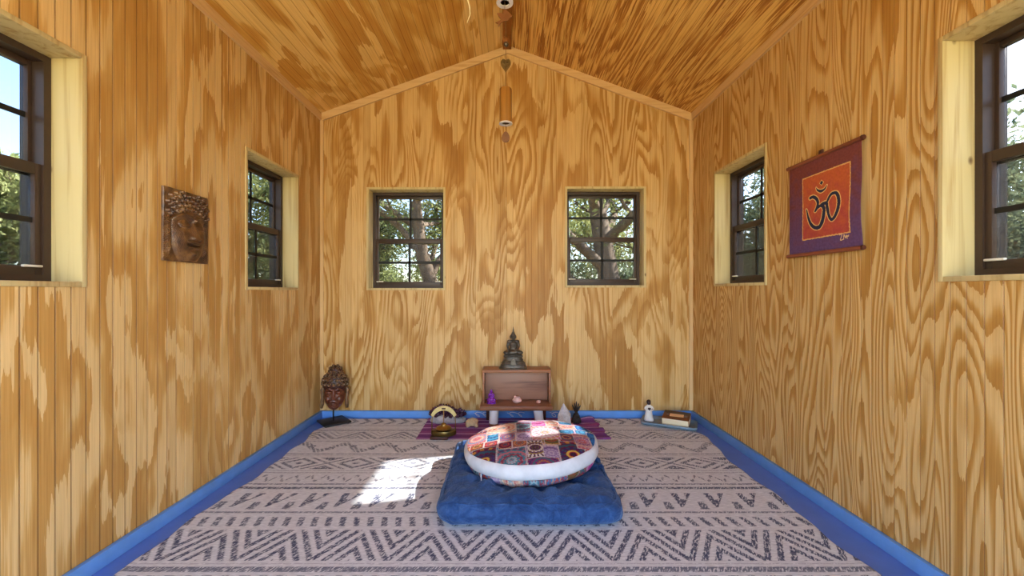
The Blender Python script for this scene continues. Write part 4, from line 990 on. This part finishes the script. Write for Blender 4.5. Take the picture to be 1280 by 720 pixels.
    for z, nm in ((Ht - .010, 'top_rod'), (.010, 'bottom_rod')):
        m = MB(); m.tube([(-.018, Wd / 2 + .008, z), (-.018, -Wd / 2 - .008, z)], .0095, 14); q = m.build(nm, rod, r, angle=50)
        e = MB(); e.tube([(-.018, -Wd / 2 - .006, z), (-.018, -Wd / 2 - .014, z)], [.011, .0095], 14); e.build('end_cap', M['darkwood'], q, angle=50)
    m = MB(); m.box((-.010, -.012, Ht - .004), (-.001, .012, Ht + .022), .002); m.box((-.014, -.006, Ht + .004), (-.001, .006, Ht + .014), .001); o = m.build('hanger', M['darkwood'], r); o.location = (0, .015, 0)
banner()

# ================================================================== chimes hanging from the ridge
bamboo = wood('bamboo_tube', 0, 2, L4(146, 98, 42), L4(118, 76, 28), 9, .4, 90, 2)
def chime(x, d, ztop, zbot, rad, sail, label, extra=None):
    root = empty('wind_chime', (x, d, zbot)); tag(root, label, 'wind chime', None)
    str_ = plain('chime_cord', L4(110, 80, 44), .8)
    H = ztop - zbot; hook = ZR - .034 - zbot
    m = MB(); n = 40
    m.lathe([(rad, .004), (rad, H - .004), (rad - .003, H), (0, H)], (0, 0, 0), n); m.lathe([(rad - .008, .004), (rad - .008, H - .006), (0, H - .006)], (0, 0, 0), n); m.build('tube', bamboo, root, angle=50)
    m = MB(); m.lathe([(rad + .0025, 0), (rad + .0025, .004), (rad - .013, .004), (rad - .013, 0)], (0, 0, 0), n, close=True); m.build('rim', plain('white_rim', L4(206, 196, 190), .6), root, angle=40)
    m = MB(); m.lathe([(0, .008), (rad - .010, .008), (rad - .010, .0085), (0, .0085)], (0, 0, 0), n); m.build('hole_shade_disc', plain('painted_hole_shade', L4(40, 20, 14), .7), root)  # dark disc that paints the shade inside the open tube end
    m = MB(); m.tube([(0, 0, H), (0, 0, hook)], .0016, 6); m.build('cord', str_, root)
    m = MB(); m.lathe([(.004, -.004), (.010, 0), (.014, .008), (.012, .0)], (0, 0, hook - .006), 12); m.build('hook', M['bronze'], root)
    sail(root, str_, H); 
    return root
def fish_sail(root, st, H):
    m = MB(); m.tube([(0, 0, .008), (0, 0, -.05)], .0011, 6); m.build('sail_cord', st, root)
    pts = [(245, 188), (300, 182), (330, 205), (345, 155), (385, 142), (425, 180), (475, 238), (430, 262), (400, 305), (340, 312), (300, 335), (270, 395), (255, 345), (220, 330), (290, 295), (303, 278), (268, 235)]
    k = 1.62 / F / 12.0; poly = [((px - 368) * k + .002, -(py - 36) * k) for px, py in pts]
    m = MB(); m.prism(poly[::-1], -.002, .002); m.build('sail', plain('sail_brown_wood', L4(104, 58, 18), .5, 0, .4, 20, .15), root)['label'] = 'brown wooden bird shaped sail'
def drop_sail(root, st, H):
    m = MB(); m.tube([(0, 0, .008), (0, 0, -.045)], .0011, 6); m.build('sail_cord', st, root)
    P = []; 
    for k in range(24):
        a = 2 * math.pi * k / 24; s = .0195; P.append((s * math.sin(a) * (1 - .28 * math.cos(a)), -.066 + .028 * math.cos(a) - .0))
    m = MB(); m.prism(P, -.002, .002); m.build('sail', plain('sail_teardrop_wood', L4(104, 60, 12), .5, 0, .4, 20, .15), root)['label'] = 'brown teardrop sail'
    zb = 1.03 + (CY - 155) * 2.1 / F
    # ornaments on the cord above the tube: filigree heart, wooden bead with a small bell
    zc = 1.03 + (CY - 81) * 2.1 / F - zb; hm = plain('antique_filigree', L4(124, 100, 62), .4, .6, .5, 60, .3)
    H_ = []
    for k in range(40):
        t = 2 * math.pi * k / 40; H_.append((.00150 * 16 * math.sin(t) ** 3, zc + .0023 * (13 * math.cos(t) - 5 * math.cos(2 * t) - 2 * math.cos(3 * t) - math.cos(4 * t))))
    m = MB(); m.tube([(x, 0, z) for x, z in H_ + H_[:1]], .0028, 6, cap=False)
    m.prism([(x * .9, zc + (z - zc) * .9) for x, z in H_], -.003, .003)
    for s in (-1, 1):
        for r_, cz in ((.0075, .010), (.005, -.006), (.004, -.018)):
            m.tube([(s * r_ * 1.2 * (1 if cz > 0 else .7) + r_ * math.cos(a * .7), -.004, zc + cz + r_ * math.sin(a * .7)) for a in range(10)], .0016, 5, cap=False)
    m.build('heart_charm', hm, root, smooth=True)
    zb2 = 1.03 + (CY - 53) * 2.1 / F - zb
    m = MB(); m.lathe([(0, .032), (.008, .030), (.017, .016), (.020, 0), (.018, -.012), (.010, -.020), (0, -.020)], (0, 0, zb2), 20); b = m.build('bead', plain('bead_wood', L4(120, 70, 28), .4, 0, .5, 40, .2), root, smooth=True)
    m = MB(); m.ball((.002, -.012, zb2 - .016), (.013, .011, .012), None, 14, 10); m.tube([(.004, -.014, zb2 - .028), (.006, -.016, zb2 - .002)], .003, 8); m.build('small_bell', plain('dull_metal_bell', L4(96, 88, 80), .3, .8), root, smooth=True)
chime(-.0095, 1.62, 1.03 + 360 * 1.62 / F + .17, 1.03 + 360 * 1.62 / F, .0305, fish_sail, 'bamboo wind chime nearer the camera with a bird shaped wooden sail')
chime(-.0075, 2.1, 1.03 + (CY - 111) * 2.1 / F, 1.03 + (CY - 155) * 2.1 / F, .0315, drop_sail, 'bamboo wind chime with filigree heart above and teardrop sail below')

def ribbon():
    X, Y = -.158, 1.62; zc = ZE + (ZR - ZE) * (X - XL) / (XRD - XL)
    z0 = 1.03 + (CY - 29) * Y / F; r = MB(); n = 26; V = []; 
    for i in range(n + 1):
        t = i / n; z = z0 + (zc + .004 - z0) * t; b = .013 * math.sin(min(1, (z - z0) / .092) * 3.14159) if z < z0 + .092 else -.010 * math.sin((z - z0 - .092) / (zc - z0 - .092) * 3.14159)
        w = .0055 * min(1, .15 + t * 3)
        for s_, e in ((-1, -.0006), (1, -.0006), (1, .0006), (-1, .0006)): V.append((X + b + s_ * w, Y + e + .002 * math.sin(t * 5), z))
    Fq = [(i * 4 + k, i * 4 + (k + 1) % 4, i * 4 + 4 + (k + 1) % 4, i * 4 + 4 + k) for i in range(n) for k in range(4)] + [(3, 2, 1, 0), (4 * n, 4 * n + 1, 4 * n + 2, 4 * n + 3)]
    o = r.add(V, Fq).build('white_ribbon', plain('white_ribbon_satin', L4(206, 190, 150), .6)); tag(o, 'thin curved white ribbon hanging from the ceiling left of the chimes', 'ribbon')
ribbon()
# ================================================================== outdoors
M['ground'] = plain('dry_grass_ground', L4(150, 138, 96), .9, 0, .2, 3, .3)
M['bark'] = plain('oak_bark', L4(112, 98, 84), .9, 0, .2, 14, .35, .6)
def leafmat(name, a, b, c):
    N = NT(name); t = N.n('ShaderNodeTexCoord'); n1 = N.noise(t.outputs['Object'], 5.0, 3.0, .6)
    col = N.ramp(n1, [(.32, a), (.5, b), (.7, c)])
    d = N.n('ShaderNodeBsdfDiffuse'); N.put(d.inputs[0], col); tr = N.n('ShaderNodeBsdfTranslucent'); N.put(tr.inputs[0], col)
    mx = N.n('ShaderNodeMixShader'); mx.inputs[0].default_value = .4
    N.t.links.new(d.outputs[0], mx.inputs[1]); N.t.links.new(tr.outputs[0], mx.inputs[2]); N.t.links.new(mx.outputs[0], N.out.inputs[0]); return N.m
M['leaf_oak'] = leafmat('oak_leaves', L4(96, 106, 66), L4(140, 148, 96), L4(184, 184, 126))
M['leaf_lime'] = leafmat('pale_leaves', L4(108, 122, 76), L4(150, 158, 104), L4(190, 192, 136))
M['leaf_dark'] = leafmat('dark_leaves', L4(84, 98, 78), L4(116, 128, 98), L4(150, 158, 122))
gb = MB(); n = 40; GV = []; 
xs = np.linspace(-40, 40, n); ys = np.linspace(-30, 50, n)
for x in xs:
    for y in ys: GV.append((x, y, -.35 + .25 * mnoise.noise((x * .12, y * .12, 0)) if (abs(x) > 3 or y > 5 or y < -2) else -.35))
tag(mesh('ground', GV, grid_faces(n, n), M['ground'], smooth=True), kind='structure')
def leaves(centers, per, spread, size, seed):
    r = np.random.default_rng(seed); C = np.repeat(np.asarray(centers), per, 0); k = len(C)
    d = r.normal(size=(k, 3)); d /= np.linalg.norm(d, axis=1)[:, None]; rad = r.random(k)[:, None] ** .45 * spread
    C = C + d * rad * np.array([1, 1, .8])
    u = r.normal(size=(k, 3)); u /= np.linalg.norm(u, axis=1)[:, None]
    w = np.cross(u, r.normal(size=(k, 3))); w /= np.linalg.norm(w, axis=1)[:, None]
    s = size * (.6 + .8 * r.random(k))[:, None]
    V = np.stack([C - u * s, C + w * s * .42, C + u * s, C - w * s * .42], 1).reshape(-1, 3)
    return V, np.arange(4 * k).reshape(-1, 4)
def tree(name, label, base, height, lean, spread, seed, leaf, n_leaf=26, lsize=.055, depth=4, tr=.16, group='trees outside the windows', low=.25, lspread=.42, keep=1.0):
    rr = random.Random(seed); root = empty(name, base); tag(root, label, 'tree', group)
    tw = MB(); bw = MB(); tips = []
    def grow(p, d, length, rad, lev):
        pts = [p.copy()]; rs = [rad]; k = 7 if lev == 0 else 5
        for i in range(k):
            d = (d + Vector((rr.uniform(-1, 1), rr.uniform(-1, 1), rr.uniform(-.6, .9))) * (.16 if lev == 0 else .28)).normalized()
            p = p + d * length / k; pts.append(p.copy()); rs.append(rad * (1 - .45 * (i + 1) / k))
            if lev >= 1 and i >= 1: tips.append(p.copy())
            if lev < depth - 1 and ((lev == 0 and i >= k * low) or (lev > 0 and i >= 1)) :
                for q in range(2 if lev == 0 else 1):
                    a = rr.uniform(0, 6.28); e = Vector((math.cos(a), math.sin(a), rr.uniform(-.15, .6)))
                    grow(p, (e * spread + d * .5).normalized(), length * rr.uniform(.42, .62), rs[-1] * .55, lev + 1)
        (tw if lev == 0 else bw).tube(pts, rs, 8 if lev < 2 else 5, cap=False)
        tips.append(p.copy())
    grow(Vector((0, 0, -.5)), Vector(lean).normalized(), height * .62, tr, 0)
    tw.build('trunk', M['bark'], root, smooth=True); bw.build('branches', M['bark'], root, smooth=True)
    tips = [t for t in tips if t.z > .1 and rr.random() < keep]
    if n_leaf:
        V, Fq = leaves([tuple(t) for t in tips], n_leaf, lspread, lsize, seed)
        fast_mesh('foliage', V, Fq, leaf, root, smooth=False)
    return root
def bush(name, label, base, rx, ry, h, n, leaf, seed, group='thicket behind the trees', lsize=.07):
    r = np.random.default_rng(seed); root = empty(name, base); tag(root, label, 'bush', group)
    a = r.random(60) * 6.283; q = np.sqrt(r.random(60)); z = r.random(60)
    C = np.stack([np.cos(a) * q * rx * (1 - .35 * z), np.sin(a) * q * ry * (1 - .35 * z), .2 + z * (h - .4)], 1)
    V, Fq = leaves(C, n // 60, .55, lsize, seed); fast_mesh('foliage', V, Fq, leaf, root, smooth=False)
    st = MB()
    for i in range(0, 60, 3): st.tube([(0, 0, -.3), tuple(C[i] * .5 + np.array([0, 0, .1])), tuple(C[i])], [.03, .02, .008], 5, cap=False)
    st.build('stems', M['bark'], root, smooth=True)
    return root
GZ = -.35
# beyond the back wall
tree('oak_tree', 'leaning oak trunk seen in the left window of the back wall', (-1.05, 8.4, GZ), 6.2, (-.26, .1, 1), 1.0, 11, M['leaf_lime'], 7, .05, low=.3, tr=.2)
tree('oak_tree', 'thick dark oak filling the right window of the back wall', (2.25, 7.0, GZ), 6.4, (-.28, .05, 1), 1.0, 23, M['leaf_oak'], 15, .05, tr=.26, low=.2)
tree('oak_tree', 'oak with spreading boughs farther behind the back wall', (.4, 12.5, GZ), 6.5, (.1, 0, 1), 1.1, 31, M['leaf_oak'], 23, .07, tr=.2, low=.2)
tree('oak_tree', 'oak behind the left edge of the back wall left window', (-5.6, 12.4, GZ), 5.0, (.15, 0, 1), 1.1, 37, M['leaf_oak'], 22, .07, low=.15)
# left side
tree('oak_tree', 'sunlit oak seen in the far left side window', (-6.0, 8.6, GZ), 5.2, (.1, 0, 1), 1.0, 41, M['leaf_oak'], 22, .055, low=.15)
tree('oak_tree', 'low sunlit oak in the lower panes of the near left window', (-8.6, 6.0, GZ), 4.3, (0, .1, 1), 1.1, 43, M['leaf_lime'], 22, .06, low=.1)
tree('oak_tree', 'small oak at the left edge of the near left window', (-9.5, 2.5, GZ), 4.0, (0, 0, 1), 1.1, 47, M['leaf_oak'], 20, .06, low=.1)
# right side
tree('oak_tree', 'sparse twisted oak seen in the far right side window', (5.6, 7.6, GZ), 4.8, (-.15, 0, 1), 1.1, 53, M['leaf_dark'], 20, .05, low=.1, keep=.8)
tree('oak_tree', 'backlit oak seen in the near right window', (7.6, 5.2, GZ), 4.4, (0, .1, 1), 1.1, 59, M['leaf_dark'], 15, .055, low=.1)
tree('oak_tree', 'backlit oak at the right edge of the near right window', (8.4, 2.0, GZ), 4.0, (0, 0, 1), 1.1, 61, M['leaf_dark'], 15, .055, low=.1)
for i, (x, y, h, lab, m) in enumerate([
    (-7, 15, 2.8, 'olive thicket behind the oaks left of the back wall', 'leaf_oak'), (-3.4, 14.5, 2.5, 'olive thicket low in the left window of the back wall', 'leaf_lime'),
    (0, 17, 2.6, 'olive thicket straight behind the back wall', 'leaf_oak'), (3.6, 13.5, 2.7, 'dark thicket low in the right window of the back wall', 'leaf_dark'),
    (7.5, 14.5, 3.2, 'dark thicket right of the back wall', 'leaf_dark'), (10.5, 10, 2.3, 'dark thicket behind the far right side window', 'leaf_dark'),
    (11.5, 6, 2.2, 'grey green thicket behind the near right window', 'leaf_dark'), (-11, 11.5, 3.2, 'green thicket behind the far left side window', 'leaf_oak'),
    (-12.5, 7.5, 2.8, 'pale green thicket behind the near left window', 'leaf_lime'), (-13, 3.5, 2.6, 'green thicket at the left end of the near left window', 'leaf_oak')]):
    bush('thicket', lab, (x, y, GZ), 2.6, 1.6, h, 9000, M[m], 100 + i)
# ================================================================== light, sky, camera
W = bpy.data.worlds.new('sky'); S.world = W; W.use_nodes = True; nt = W.node_tree; nt.nodes.clear()
sk = nt.nodes.new('ShaderNodeTexSky'); sk.sky_type = 'NISHITA'; sk.sun_disc = False
SUN = Vector((2.37, .47, 1.8)).normalized()
sk.sun_elevation = math.asin(SUN.z); sk.sun_rotation = math.atan2(SUN.x, SUN.y); sk.altitude = 200; sk.air_density = 1.0; sk.dust_density = 1.6; sk.ozone_density = 1.0
bg = nt.nodes.new('ShaderNodeBackground'); bg.inputs['Strength'].default_value = SKY_STRENGTH
wo = nt.nodes.new('ShaderNodeOutputWorld'); nt.links.new(sk.outputs[0], bg.inputs[0]); nt.links.new(bg.outputs[0], wo.inputs[0])
sun = bpy.data.lights.new('sun', 'SUN'); sun.energy = SUN_STRENGTH; sun.angle = math.radians(.9); sun.color = (1, .94, .84)
so = bpy.data.objects.new('sun', sun); COL.objects.link(so); so.rotation_euler = SUN.to_track_quat('Z', 'Y').to_euler(); so.location = (6, 3, 8)
cam = bpy.data.cameras.new('camera'); cam.sensor_width = 36; cam.lens = 36 * F / 1280; cam.shift_x = (640 - CX) / 1280; cam.shift_y = (CY - 360) / 1280; cam.clip_start = .02; cam.clip_end = 400
co = bpy.data.objects.new('camera', cam); COL.objects.link(co); co.location = (0, 0, CZ); co.rotation_euler = (math.pi / 2, 0, 0); S.camera = co
vs = S.view_settings; vs.view_transform = 'Standard'; vs.look = 'None'; vs.gamma = 1; vs.exposure = EXPOSURE; vs.use_curve_mapping = False
S.display_settings.display_device = 'sRGB'
S.cycles.max_bounces = 10; S.cycles.diffuse_bounces = 6; S.cycles.glossy_bounces = 4; S.cycles.transmission_bounces = 6; S.cycles.transparent_max_bounces = 16
S.cycles.sample_clamp_indirect = 8; S.cycles.use_denoising = True
